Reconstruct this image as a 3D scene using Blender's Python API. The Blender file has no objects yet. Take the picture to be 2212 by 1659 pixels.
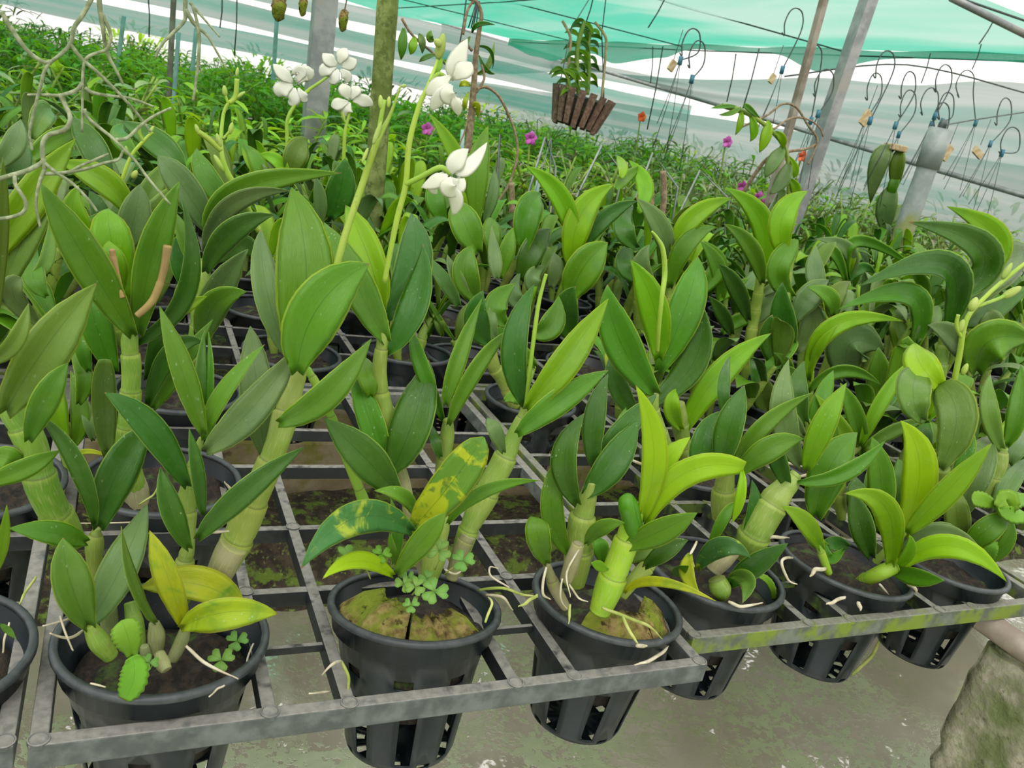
import bpy, bmesh, math, random
from math import sin, cos, pi, radians, sqrt, tan, atan2
from mathutils import Vector as V, Matrix, Quaternion
rnd = random.Random(7)
SC = bpy.context.scene
COL = SC.collection
# ------------------------------------------------------------------ camera solved from the tray grid
FPX = 1816.8
RW = ((0.90359877, 0.04366174, 0.42614893), (-0.3836773, -0.35996155, 0.85042308), (0.19052818, -0.93194492, -0.3085088))
CAM = V((0, 0, 1.2))


def ray(u, v):
    d = (u - 1106.0, v - 829.5, FPX)
    return V(tuple(sum(RW[i][k] * d[k] for k in range(3)) for i in range(3)))


def atY(u, v, y):
    d = ray(u, v)
    return CAM + d * (y / d.y)


def atX(u, v, x):
    d = ray(u, v)
    return CAM + d * (x / d.x)


def atZ(u, v, z):
    d = ray(u, v)
    return CAM + d * ((z - 1.2) / d.z)


def depth(p):
    q = p - CAM
    return sum(RW[i][2] * q[i] for i in range(3))


def px(p, n):                       # metres covered by n photograph pixels at point p
    return n * depth(p) / FPX


cd = bpy.data.cameras.new('camera')
cam = bpy.data.objects.new('camera', cd)
COL.objects.link(cam)
cd.sensor_width = 36.0
cd.sensor_fit = 'HORIZONTAL'
cd.lens = FPX / 2212.0 * 36.0
cd.clip_start = 0.02
cd.clip_end = 200
m = Matrix(((RW[0][0], -RW[0][1], -RW[0][2], 0), (RW[1][0], -RW[1][1], -RW[1][2], 0), (RW[2][0], -RW[2][1], -RW[2][2], 1.2), (0, 0, 0, 1)))
cam.matrix_world = m
cd.dof.use_dof = True
cd.dof.focus_distance = 0.95
cd.dof.aperture_fstop = 20.0
cd.dof.aperture_blades = 0
SC.camera = cam

# ------------------------------------------------------------------ objects
LOC = {}


def props(o, label=None, cat=None, group=None, kind=None):
    if label:
        o['label'] = label
    if cat:
        o['category'] = cat
    if group:
        o['group'] = group
    if kind:
        o['kind'] = kind
    return o


def empty(name, loc, label=None, cat=None, group=None, kind=None):
    o = bpy.data.objects.new(name, None)
    COL.objects.link(o)
    o.location = loc
    o.empty_display_size = 0.02
    LOC[o.name] = V(loc)
    return props(o, label, cat, group, kind)


class G:
    """geometry being collected for one mesh"""
    def __init__(s):
        s.v, s.f, s.uv = [], [], []

    def add(s, vs, fs, uvs=None):
        b = len(s.v)
        s.v.extend(vs)
        s.uv.extend(uvs if uvs else [(0.5, 0.5)] * len(vs))
        s.f.extend([tuple(b + i for i in f) for f in fs])
        return s


def obj(name, g, mat, parent=None, smooth=True, loc=None):
    """one mesh object; coordinates in g are world ones (or local to a part chain whose root is at LOC)"""
    off = V((0, 0, 0))
    if parent is not None:
        off = LOC.get(parent.name, V((0, 0, 0)))
    elif loc is not None:
        off = V(loc)
    me = bpy.data.meshes.new(name)
    me.from_pydata([tuple(V(p) - off) for p in g.v], [], g.f)
    uvl = me.uv_layers.new(name='uv')
    li = [0] * len(me.loops)
    me.loops.foreach_get('vertex_index', li)
    fl = []
    for i in li:
        fl.extend(g.uv[i])
    uvl.data.foreach_set('uv', fl)
    if smooth:
        me.polygons.foreach_set('use_smooth', [True] * len(me.polygons))
    me.materials.append(mat)
    me.update()
    o = bpy.data.objects.new(name, me)
    COL.objects.link(o)
    if parent is not None:
        o.parent = parent
        LOC[o.name] = off
    elif loc is not None:
        o.location = loc
        LOC[o.name] = V(loc)
    return o


def kids(o):
    return KIDS.get(o.name, ())


KIDS = {}


def index_kids():
    KIDS.clear()
    for o in SC.objects:
        if o.parent:
            KIDS.setdefault(o.parent.name, []).append(o)


def copy_tree(o, parent=None):
    c = o.copy()
    COL.objects.link(c)
    if parent is not None:
        c.parent = parent
    for ch in kids(o):
        copy_tree(ch, c)
    return c


# ------------------------------------------------------------------ shapes
def curve3(p0, pm, p1, n):
    out = []
    for i in range(n + 1):
        t = i / n
        a, b, c = (1 - t) * (1 - 2 * t), 4 * t * (1 - t), t * (2 * t - 1)
        out.append(p0 * a + pm * b + p1 * c)
    return out


def spline(pts, n):
    """Catmull-Rom through pts, n steps per span; pts are Vectors of any size"""
    out = []
    k = len(pts)
    if k == 2:
        return [pts[0].lerp(pts[1], i / n) for i in range(n + 1)]
    for i in range(k - 1):
        a, b, c, d = pts[max(i - 1, 0)], pts[i], pts[i + 1], pts[min(i + 2, k - 1)]
        for j in range(n):
            t = j / n
            out.append(0.5 * ((2 * b) + (c - a) * t + (2 * a - 5 * b + 4 * c - d) * t * t + (3 * b - a - 3 * c + d) * t ** 3))
    out.append(pts[-1])
    return out


def tube(g, pts, rad, n=8, caps=True):
    k = len(pts)
    T = [(pts[min(i + 1, k - 1)] - pts[max(i - 1, 0)]).normalized() for i in range(k)]
    ref = V((0, 0, 1)) if abs(T[0].z) < 0.9 else V((1, 0, 0))
    s = T[0].cross(ref).normalized()
    vs, uv, L = [], [], 0
    for i in range(k):
        if i:
            L += (pts[i] - pts[i - 1]).length
        s = (s - T[i] * s.dot(T[i])).normalized()
        b = T[i].cross(s)
        r = rad[i] if isinstance(rad, (list, tuple)) else rad
        for j in range(n):
            a = 2 * pi * j / n
            vs.append(pts[i] + (s * cos(a) + b * sin(a)) * r)
            uv.append((j / n, L * 20))
    fs = [(i * n + j, i * n + (j + 1) % n, (i + 1) * n + (j + 1) % n, (i + 1) * n + j) for i in range(k - 1) for j in range(n)]
    if caps:
        fs += [tuple(range(n - 1, -1, -1)), tuple((k - 1) * n + j for j in range(n))]
    return g.add(vs, fs, uv)


def box(g, c, h, rot=None):
    vs = [V((x * h[0], y * h[1], z * h[2])) for x in (-1, 1) for y in (-1, 1) for z in (-1, 1)]
    if rot:
        vs = [rot @ p for p in vs]
    return g.add([V(c) + p for p in vs], [(0, 1, 3, 2), (4, 6, 7, 5), (0, 4, 5, 1), (2, 3, 7, 6), (0, 2, 6, 4), (1, 5, 7, 3)])


def bevel_box(g, lo, hi, b):
    """box with its edges cut by b"""
    bm = bmesh.new()
    bmesh.ops.create_cube(bm, size=1)
    for v in bm.verts:
        v.co = V([(lo[i] + hi[i]) / 2 + v.co[i] * (hi[i] - lo[i]) for i in range(3)])
    bmesh.ops.bevel(bm, geom=bm.edges[:] + bm.verts[:], offset=b, segments=2, affect='EDGES', profile=0.5)
    bm.verts.index_update()
    g.add([v.co.copy() for v in bm.verts], [tuple(v.index for v in f.verts) for f in bm.faces])
    bm.free()
    return g


PROF = {
    'o': ((0, .30), (.06, .42), (.18, .74), (.32, .95), (.46, 1), (.6, .94), (.74, .75), (.86, .47), (.94, .23), (1, .02)),
    'l': ((0, .36), (.05, .48), (.2, .77), (.36, .97), (.46, 1), (.6, .93), (.74, .72), (.86, .42), (.94, .2), (1, .02)),
    'r': ((0, .30), (.08, .48), (.25, .83), (.5, 1), (.7, .99), (.84, .84), (.93, .58), (.98, .3), (1, .06)),
    's': ((0, .55), (.1, .7), (.3, .95), (.5, 1), (.7, .95), (.85, .8), (.95, .6), (1, .45)),
    'p': ((0, .2), (.15, .5), (.35, .92), (.5, 1), (.68, .9), (.84, .6), (.94, .3), (1, .04)),
}


def prof(kind, t):
    P = PROF[kind]
    for (a, x), (b, y) in zip(P, P[1:]):
        if t <= b:
            k = (t - a) / (b - a)
            k = k * k * (3 - 2 * k) * .4 + k * .6
            return x + (y - x) * k
    return P[-1][1]


SS = (-1, -.66, -.3, 0, .3, .66, 1)


def leaf(g, pts, w, side=None, roll=0.0, fold=0.28, th=0.0013, kind='l', wave=0.0, curl=0.0):
    """a thick blade along pts, w across at its widest; side(p, T) gives the sideways direction; fold lifts both halves"""
    n = len(pts) - 1
    vs, uv, fs = [], [], []
    ph = rnd.uniform(0, 6)
    R = 12
    for i, p in enumerate(pts):
        t = i / n
        T = (pts[min(i + 1, n)] - pts[max(i - 1, 0)]).normalized()
        if side is None:
            view = (p - CAM).normalized()
            S = T.cross(view)
            if S.length < .05:
                S = T.cross(V((0, 0, 1)))
            S.normalize()
            N = S.cross(T)
            if N.dot(view) > 0:
                N = -N
        else:
            S, N = side(p, T)
        if roll:
            q = Quaternion(T, roll * (0.5 + 0.5 * min(1, t * 4)))
            S, N = q @ S, q @ N
        hw = w * .5 * prof(kind, t)
        fo = fold * (1.15 - .55 * t) + (.75 * max(0, .12 - t) / .12)
        cs = cos(atan2(fo, 1))
        row = []
        for s in SS:
            z = hw * abs(s) * fo - hw * curl * s * s + wave * w * sin(t * 9 + ph + (1.5 if s > 0 else 0)) * abs(s) * .25
            row.append(p + S * (hw * s * cs) + N * z)
        tt = th * (1.6 - t)
        mid = [tt * .8 * (1 - abs(s) ** 3) for s in SS]
        ring = [row[k] + N * mid[k] * .5 for k in range(7)] + [row[k] - N * mid[k] for k in (5, 4, 3, 2, 1)]
        vs += ring
        uv += [((SS[k] + 1) / 2, t) for k in range(7)] + [((SS[k] + 1) / 2, t) for k in (5, 4, 3, 2, 1)]
    for i in range(n):
        for k in range(R):
            fs.append((i * R + k, i * R + (k + 1) % R, (i + 1) * R + (k + 1) % R, (i + 1) * R + k))
    fs.append(tuple(range(R - 1, -1, -1)))
    fs.append(tuple(n * R + k for k in range(R)))
    return g.add(vs, fs, uv)


def lathe(g, c, prof_, n=24, rot=None):
    vs, fs = [], []
    for r, z in prof_:
        for j in range(n):
            a = 2 * pi * j / n
            p = V((r * cos(a), r * sin(a), z))
            vs.append(V(c) + (rot @ p if rot else p))
    k = len(prof_)
    for i in range(k - 1):
        for j in range(n):
            fs.append((i * n + j, i * n + (j + 1) % n, (i + 1) * n + (j + 1) % n, (i + 1) * n + j))
    fs.append(tuple(range(n - 1, -1, -1)))
    fs.append(tuple((k - 1) * n + j for j in range(n)))
    return g.add(vs, fs, [(j / n, i / max(1, k - 1)) for i in range(k) for j in range(n)])


def hsh(*a):
    x = sin(sum(p * q for p, q in zip(a, (12.9898, 78.233, 37.719, 4.581)))) * 43758.5453
    return x - math.floor(x)


def vnoise(x, y):
    xi, yi = math.floor(x), math.floor(y)
    fx, fy = x - xi, y - yi
    fx, fy = fx * fx * (3 - 2 * fx), fy * fy * (3 - 2 * fy)
    a = hsh(xi, yi) * (1 - fx) + hsh(xi + 1, yi) * fx
    b = hsh(xi, yi + 1) * (1 - fx) + hsh(xi + 1, yi + 1) * fx
    return a * (1 - fy) + b * fy


# ------------------------------------------------------------------ materials
class M:
    def __init__(s, name):
        s.m = bpy.data.materials.new(name)
        s.m.use_nodes = True
        s.t = s.m.node_tree
        s.t.nodes.clear()
        s.out = s.n('ShaderNodeOutputMaterial')

    def n(s, typ, **kw):
        nd = s.t.nodes.new(typ)
        for k, val in kw.items():
            if hasattr(nd, k) and k not in ('Scale',):
                setattr(nd, k, val)
        return nd

    def l(s, a, b):
        s.t.links.new(a, b)

    def set(s, sock, val):
        if hasattr(val, 'is_linked') or hasattr(val, 'links'):
            s.l(val, sock)
        else:
            if isinstance(val, (tuple, list)) and len(val) == 3 and sock.type == 'RGBA':
                val = (*val, 1)
            sock.default_value = val

    def math(s, op, a, b=None, clamp=False):
        nd = s.n('ShaderNodeMath', operation=op, use_clamp=clamp)
        s.set(nd.inputs[0], a)
        if b is not None:
            s.set(nd.inputs[1], b)
        return nd.outputs[0]

    def mix(s, f, a, b, bt='MIX'):
        nd = s.n('ShaderNodeMix', data_type='RGBA', blend_type=bt)
        s.set(nd.inputs[0], f)
        s.set(nd.inputs[6], a)
        s.set(nd.inputs[7], b)
        return nd.outputs[2]

    def coord(s, what='Object', scale=None):
        c = s.n('ShaderNodeTexCoord').outputs[what]
        if scale is not None:
            mp = s.n('ShaderNodeMapping')
            s.l(c, mp.inputs[0])
            mp.inputs['Scale'].default_value = scale
            c = mp.outputs[0]
        return c

    def noise(s, scale, detail=3, vec=None, rough=.55, dist=0):
        nd = s.n('ShaderNodeTexNoise')
        nd.inputs['Scale'].default_value = scale
        nd.inputs['Detail'].default_value = detail
        nd.inputs['Roughness'].default_value = rough
        nd.inputs['Distortion'].default_value = dist
        s.l(vec if vec is not None else s.coord(), nd.inputs['Vector'])
        return nd.outputs['Fac']

    def step(s, val, lo, hi):
        nd = s.n('ShaderNodeMapRange', interpolation_type='SMOOTHSTEP')
        s.set(nd.inputs[0], val)
        nd.inputs[1].default_value = lo
        nd.inputs[2].default_value = hi
        return nd.outputs[0]

    def bump(s, h, strength=.3, dist=.002):
        b = s.n('ShaderNodeBump')
        b.inputs['Strength'].default_value = strength
        b.inputs['Distance'].default_value = dist
        s.l(h, b.inputs['Height'])
        return b.outputs[0]

    def pbr(s, col, rough=.5, bump=None, spec=.5, metal=0.0, trans=None, tcol=None):
        p = s.n('ShaderNodeBsdfPrincipled')
        s.set(p.inputs['Base Color'], col)
        s.set(p.inputs['Roughness'], rough)
        p.inputs['Metallic'].default_value = metal
        p.inputs['Specular IOR Level'].default_value = spec
        if bump is not None:
            s.l(bump, p.inputs['Normal'])
        sh = p.outputs[0]
        if trans:
            t = s.n('ShaderNodeBsdfTranslucent')
            s.set(t.inputs[0], tcol if tcol is not None else col)
            mx = s.n('ShaderNodeMixShader')
            mx.inputs[0].default_value = trans
            s.l(sh, mx.inputs[1])
            s.l(t.outputs[0], mx.inputs[2])
            sh = mx.outputs[0]
        s.l(sh, s.out.inputs[0])
        return s.m

    def rand(s):
        return s.n('ShaderNodeObjectInfo').outputs['Random']

    def vary(s, col, val=.3, hue=.03):
        r = s.rand()
        h = s.n('ShaderNodeHueSaturation')
        s.set(h.inputs['Color'], col)
        s.l(s.math('ADD', s.math('MULTIPLY', s.math('FRACT', s.math('MULTIPLY', r, 7.31)), hue), .5 - hue / 2), h.inputs['Hue'])
        s.l(s.math('ADD', s.math('MULTIPLY', r, val), 1 - val / 2), h.inputs['Value'])
        return h.outputs[0]


def leaf_mat(name, base, edge=(.36, .56, .04), tr=.22, rough=.36, mott=None, spec=.36, streak=.35, vary=.35):
    s = M(name)
    uv = s.coord('UV')
    sx = s.n('ShaderNodeSeparateXYZ')
    s.l(uv, sx.inputs[0])
    au = s.math('ABSOLUTE', s.math('SUBTRACT', sx.outputs[0], .5))
    col = s.vary(base, vary, .035)
    # fine parallel veins along the blade
    vn = s.noise(9, 2, s.coord('UV', (9, 1.2, 1)))
    col = s.mix(s.math('MULTIPLY', s.step(vn, .3, .75), streak), col, (min(1, base[0] * 1.75), min(1, base[1] * 1.55), base[2] * 1.2))
    big = s.noise(16, 2)
    col = s.mix(s.math('MULTIPLY', s.step(big, .45, .75), .45), col, (base[0] * .5, base[1] * .66, base[2] * .7))
    if mott:
        mn = s.noise(30, 4, None, .6, 1.2)
        sof = len(mott) > 2
        col = s.mix(s.step(mn, mott[1], mott[1] + (.26 if sof else .1)), col, mott[0])
        if not sof:
            dn = s.noise(75, 2)
            col = s.mix(s.math('MULTIPLY', s.step(dn, .6, .68), .7), col, (.03, .12, .015))
    # midrib crease and thin pale margin
    col = s.mix(s.math('MULTIPLY', s.math('LESS_THAN', au, .009), .55), col, (base[0] * .35, base[1] * .5, base[2] * .5))
    col = s.mix(s.math('MULTIPLY', s.step(au, .452, .48), .9), col, edge)
    # dried brown tip
    tip = s.step(sx.outputs[1], .975, .995)
    col = s.mix(s.math('MULTIPLY', tip, s.math('GREATER_THAN', s.rand(), .55)), col, (.28, .16, .06))
    # faint dusting, and water-drop glints painted as pale flecks
    fk = s.n('ShaderNodeTexVoronoi')
    fk.inputs['Scale'].default_value = 230
    s.l(s.coord('Object', (1, 1, .55)), fk.inputs['Vector'])
    gate = s.step(s.noise(45, 1), .55, .72)
    fl = s.math('MULTIPLY', s.math('LESS_THAN', fk.outputs['Distance'], .16), gate)
    col = s.mix(s.math('MULTIPLY', fl, .5), col, (.42, .55, .34))
    pale_tone = s.noise(120, 3)
    col = s.mix(s.math('MULTIPLY', s.step(pale_tone, .5, .8), .08), col, (.30, .40, .14))
    bp_ = s.bump(s.math('ADD', vn, s.math('MULTIPLY', pale_tone, .6)), .35, .0012)
    rg = s.math('ADD', s.math('MULTIPLY', s.step(s.noise(20, 3, None, .6, .5), .38, .66), .26), rough - .13)
    return s.pbr(col, rg, bp_, spec, trans=tr, tcol=tuple(min(1, c * k) for c, k in zip(base, (2.6, 1.9, .8))))


MAT = {
    'm': leaf_mat('leaf_mid_green', (.080, .228, .008)),
    'b': leaf_mat('leaf_fresh_green', (.170, .37, .006), (.46, .60, .03), .3),
    'n': leaf_mat('leaf_new_yellow_green', (.28, .49, .008), (.5, .65, .05), .32, streak=.2),
    'd': leaf_mat('leaf_dark_green', (.036, .132, .008), (.26, .46, .06), .16, .3),
    'g': leaf_mat('leaf_green_sky_sheen', (.105, .195, .055), (.3, .46, .10), .15, .36),  # greyed base colour: sky sheen on waxy blades painted in
    'y': leaf_mat('leaf_mottled_yellow', (.10, .26, .02), (.4, .5, .03), .25, mott=((.42, .50, .015), .47)),
    'z': leaf_mat('leaf_yellowing', (.33, .43, .012), (.46, .5, .06), .25, mott=((.15, .30, .02), .46, 1)),
    'x': leaf_mat('leaf_mottled_dark', (.045, .15, .03), (.25, .4, .04), .2, mott=((.33, .44, .03), .55)),
    'q': leaf_mat('leaf_dull_olive', (.105, .205, .022), (.34, .48, .05), .2),
}


def cane_mat(name, a, b, rough=.42, ring=1.0):
    s = M(name)
    uv = s.coord('UV')
    st = s.noise(14, 3, s.coord('UV', (5, .25, 1)))
    lo = s.noise(22, 2)
    col = s.mix(s.step(lo, .35, .7), a, b)
    col = s.mix(s.math('MULTIPLY', s.step(st, .5, .66), .55), col, (.38, .44, .15))
    sp = s.noise(150, 2)
    col = s.mix(s.math('MULTIPLY', s.step(sp, .66, .72), .4), col, (.22, .2, .08))
    sy = s.n('ShaderNodeSeparateXYZ')
    s.l(uv, sy.inputs[0])
    ph = s.math('FRACT', s.math('DIVIDE', sy.outputs[1], .84))
    col = s.mix(s.math('MULTIPLY', s.step(ph, .06, .0), .6 * ring), col, (.10, .10, .03))
    col = s.mix(s.math('MULTIPLY', s.step(ph, .86, .98), .35 * ring), col, (.34, .40, .05))
    col = s.vary(col, .25, .02)
    return s.pbr(col, rough, s.bump(st, .35, .0015), trans=.08, tcol=(.5, .6, .1))


MAT.update({
    'cane': cane_mat('cane_green', (.15, .30, .025), (.25, .38, .05)),
    'canep': cane_mat('cane_pale', (.20, .32, .04), (.29, .37, .07)),
    'canen': cane_mat('cane_new', (.22, .46, .02), (.33, .55, .03), .35),
    'caned': cane_mat('cane_dry', (.24, .23, .11), (.36, .34, .20), .8),
    'caneo': cane_mat('cane_old', (.17, .22, .07), (.27, .29, .13), .7),
    'stem': cane_mat('flower_stem', (.27, .46, .03), (.34, .52, .05), ring=0),
    'bud': cane_mat('flower_bud', (.32, .47, .06), (.42, .54, .13), ring=0),
    'brown': cane_mat('dried_spike', (.50, .35, .12), (.33, .2, .08), .7, ring=0),
})


def simple(name, a, b, scale=40, rough=.6, lo=.4, hi=.65, bump=.0, bd=.002, spec=.5, metal=0, trans=None, tcol=None, var=.15, extra=None):
    s = M(name)
    nz = s.noise(scale, 4)
    col = s.mix(s.step(nz, lo, hi), a, b)
    if extra:
        for c, sc, l2, h2, amt in extra:
            col = s.mix(s.math('MULTIPLY', s.step(s.noise(sc, 4, None, .65), l2, h2), amt), col, c)
    if var:
        col = s.vary(col, var, .01)
    return s.pbr(col, rough, s.bump(nz, bump, bd) if bump else None, spec, metal, trans, tcol)


MAT.update({
    'pot': simple('black_pot_plastic', (.006, .010, .013), (.012, .018, .023), 30, .34, extra=[((.16, .17, .17), 170, .68, .76, .35), ((.03, .045, .055), 18, .5, .8, .5)], spec=.3),
    'rim': simple('worn_pot_rim', (.035, .042, .046), (.055, .064, .068), 90, .45),
    'soil': simple('dark_potting_bark', (.010, .0075, .005), (.034, .023, .013), 120, .9, bump=.8, bd=.006, extra=[((.05, .10, .012), 35, .52, .66, .75)]),
    'husk': simple('coconut_husk', (.10, .065, .025), (.30, .23, .09), 120, .95, lo=.3, hi=.7, bump=1, bd=.004, spec=.1, extra=[((.17, .23, .02), 14, .46, .58, .85), ((.03, .02, .01), 45, .58, .66, .85)]),
    'huskin': simple('husk_inner_fibre', (.06, .03, .015), (.15, .075, .035), 120, .95, bump=.8, bd=.004, extra=[((.06, .11, .012), 30, .5, .62, .8)]),
    'root': simple('aerial_root_cream', (.45, .40, .27), (.62, .58, .44), 60, .7),
    'rootg': simple('aerial_root_green', (.24, .32, .05), (.42, .45, .14), 50, .6),
    'roots': simple('silver_air_root', (.17, .21, .11), (.32, .36, .22), 160, .85, bump=.5, bd=.001),
    'bark': simple('dry_brown_stem', (.17, .12, .07), (.30, .23, .14), 90, .85, bump=.6),
    'dry': simple('dry_papery_leaf', (.42, .31, .15), (.55, .46, .3), 60, .8),
    'clover': leaf_mat('clover_leaf', (.17, .36, .07), (.2, .42, .09), .25, .5, vary=.2),
    'weed': leaf_mat('weed_leaf', (.16, .36, .025), (.26, .45, .05), .25, .45),
    'white': simple('white_petal', (.78, .80, .68), (.86, .87, .80), 30, .5, trans=.35, tcol=(.8, .82, .72), var=.03),
    'lip': simple('petal_lip_yellow', (.66, .68, .38), (.78, .79, .6), 40, .5, trans=.3, tcol=(.8, .8, .5), var=.03),
    'pink': simple('magenta_petal', (.55, .10, .45), (.7, .2, .6), 30, .6, trans=.3, tcol=(.8, .2, .6)),
    'red': simple('red_petal', (.75, .08, .02), (.8, .16, .04), 30, .6),
})
# tray plastic: grey, weathered, with a dusting; a greener one with algae
MAT['tray'] = simple('grey_tray_plastic', (.095, .10, .098), (.185, .183, .17), 55, .62, .35, .7, bump=.35, bd=.0012, extra=[((.30, .29, .265), 22, .5, .75, .55), ((.035, .045, .05), 12, .55, .75, .4), ((.06, .075, .075), 130, .6, .68, .6)])
MAT['trayg'] = simple('tray_plastic_with_algae', (.10, .105, .10), (.19, .19, .175), 45, .62, .35, .7, bump=.35, bd=.0012, extra=[((.17, .25, .025), 18, .47, .62, .85), ((.26, .30, .24), 60, .62, .7, .5)])
MAT['knob'] = simple('tray_peg_cap', (.17, .165, .15), (.27, .26, .235), 60, .6)
MAT['steel'] = simple('galvanised_steel', (.22, .235, .24), (.36, .37, .37), 12, .45, metal=.3, extra=[((.28, .23, .17), 6, .5, .75, .5)])
MAT['steelb'] = simple('brownish_steel', (.20, .165, .125), (.33, .29, .24), 14, .55, metal=.2)
MAT['algae'] = simple('algae_covered_pole', (.10, .14, .03), (.20, .25, .08), 22, .8, bump=.5, extra=[((.06, .09, .02), 60, .5, .62, .7), ((.36, .43, .36), 90, .66, .74, .5)], spec=.2)
MAT['pvc'] = simple('grey_pvc_pipe', (.30, .36, .34), (.40, .45, .43), 20, .5, extra=[((.16, .21, .04), 24, .44, .54, .8)])
MAT['pvcb'] = simple('pale_blue_pipe', (.25, .42, .42), (.36, .52, .50), 20, .5)
MAT['wire'] = simple('dark_wire', (.03, .05, .05), (.07, .09, .085), 40, .5)
MAT['wireg'] = simple('grey_wire', (.20, .24, .23), (.3, .33, .31), 40, .5)
MAT['plug'] = simple('blue_plastic_clip', (.02, .13, .20), (.05, .2, .25), 40, .5)
MAT['slat'] = simple('weathered_wood_slat', (.14, .075, .055), (.27, .165, .125), 60, .85, bump=.4, extra=[((.05, .035, .03), 30, .55, .7, .6)])
MAT['concrete'] = simple('mossy_concrete', (.27, .26, .19), (.40, .38, .29), 40, .95, bump=1, bd=.006, extra=[((.10, .14, .03), 7, .44, .62, .85), ((.20, .24, .10), 90, .5, .62, .6), ((.06, .06, .04), 60, .6, .72, .7)])
MAT['beam'] = simple('stained_concrete_beam', (.25, .20, .11), (.36, .30, .19), 18, .9, bump=.5, bd=.004, extra=[((.20, .21, .03), 12, .48, .62, .85), ((.07, .05, .03), 30, .58, .7, .7)])
MAT['moss'] = simple('mossy_bank_soil', (.03, .024, .016), (.085, .065, .04), 40, .95, bump=.9, bd=.02, extra=[((.14, .22, .025), 26, .50, .60, .9), ((.22, .32, .06), 90, .58, .66, .7)])
MAT['earth'] = simple('grey_brown_earth', (.10, .095, .07), (.2, .185, .14), 6, .95, bump=.5, bd=.02, extra=[((.1, .17, .035), 5, .45, .65, .8)])
MAT['greentub'] = simple('pale_green_plastic', (.20, .36, .25), (.27, .43, .31), 30, .5)
MAT['fa'] = leaf_mat('small_leaf_fresh_hazed', (.34, .60, .08), (.5, .7, .16), .55, .5, vary=.5)  # base colour lightened to stand in for haze over the far benches
MAT['fb'] = leaf_mat('small_leaf_green_hazed', (.21, .45, .06), (.4, .6, .1), .52, .45, vary=.5)  # lightened too, distance haze put into the colour
MAT['fc'] = leaf_mat('small_leaf_greyish', (.28, .40, .19), (.42, .52, .27), .3, .5, vary=.5)


def pale_top_mat(name, dark, pale_tone, extra):
    """dark plastic with a paler tone on its upward faces"""
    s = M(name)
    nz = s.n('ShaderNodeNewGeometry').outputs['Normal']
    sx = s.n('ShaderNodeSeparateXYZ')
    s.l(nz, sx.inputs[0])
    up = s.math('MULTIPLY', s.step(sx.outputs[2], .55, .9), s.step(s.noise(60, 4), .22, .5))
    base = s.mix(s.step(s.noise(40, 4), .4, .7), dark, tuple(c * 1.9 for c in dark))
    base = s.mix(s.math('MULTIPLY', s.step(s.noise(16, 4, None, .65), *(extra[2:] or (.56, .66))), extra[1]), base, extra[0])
    top_tone = s.mix(s.step(s.noise(120, 3), .35, .7), tuple(c * .75 for c in pale_tone), pale_tone)
    col = s.mix(up, base, top_tone)
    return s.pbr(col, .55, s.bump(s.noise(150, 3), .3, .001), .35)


MAT['bar'] = pale_top_mat('black_bar_plastic', (.014, .017, .019), (.235, .23, .205), ((.05, .06, .05), .4))
MAT['barg'] = pale_top_mat('black_bar_plastic_mossy', (.016, .019, .017), (.215, .22, .185), ((.10, .16, .02), .7, .50, .64))
MAT['fd'] = simple('small_dry_leaf', (.26, .24, .15), (.42, .38, .27), 30, .8, var=.5, trans=.2, tcol=(.5, .45, .3))


def pvc_mat():
    """grey pipe, moss growing up from the foot"""
    s = M('grey_pvc_pipe')
    sx = s.n('ShaderNodeSeparateXYZ')
    s.l(s.coord('Object'), sx.inputs[0])
    h = s.math('ADD', sx.outputs[2], s.math('MULTIPLY', s.noise(14, 4), .34))
    base = s.mix(s.step(s.noise(20, 3), .4, .65), (.22, .26, .25), (.29, .33, .32))
    moss = s.mix(s.noise(50, 3), (.13, .17, .03), (.28, .30, .12))
    return s.pbr(s.mix(s.step(h, 1.17, 1.06), base, moss), .5)


MAT['pvc'] = pvc_mat()
MAT['frame'] = pale_top_mat('weathered_tray_rail', (.075, .085, .082), (.245, .24, .215), ((.16, .18, .17), .6))
MAT['frameg'] = pale_top_mat('weathered_tray_rail_mossy', (.085, .095, .08), (.225, .225, .185), ((.17, .24, .02), .9, .44, .60))
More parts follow.
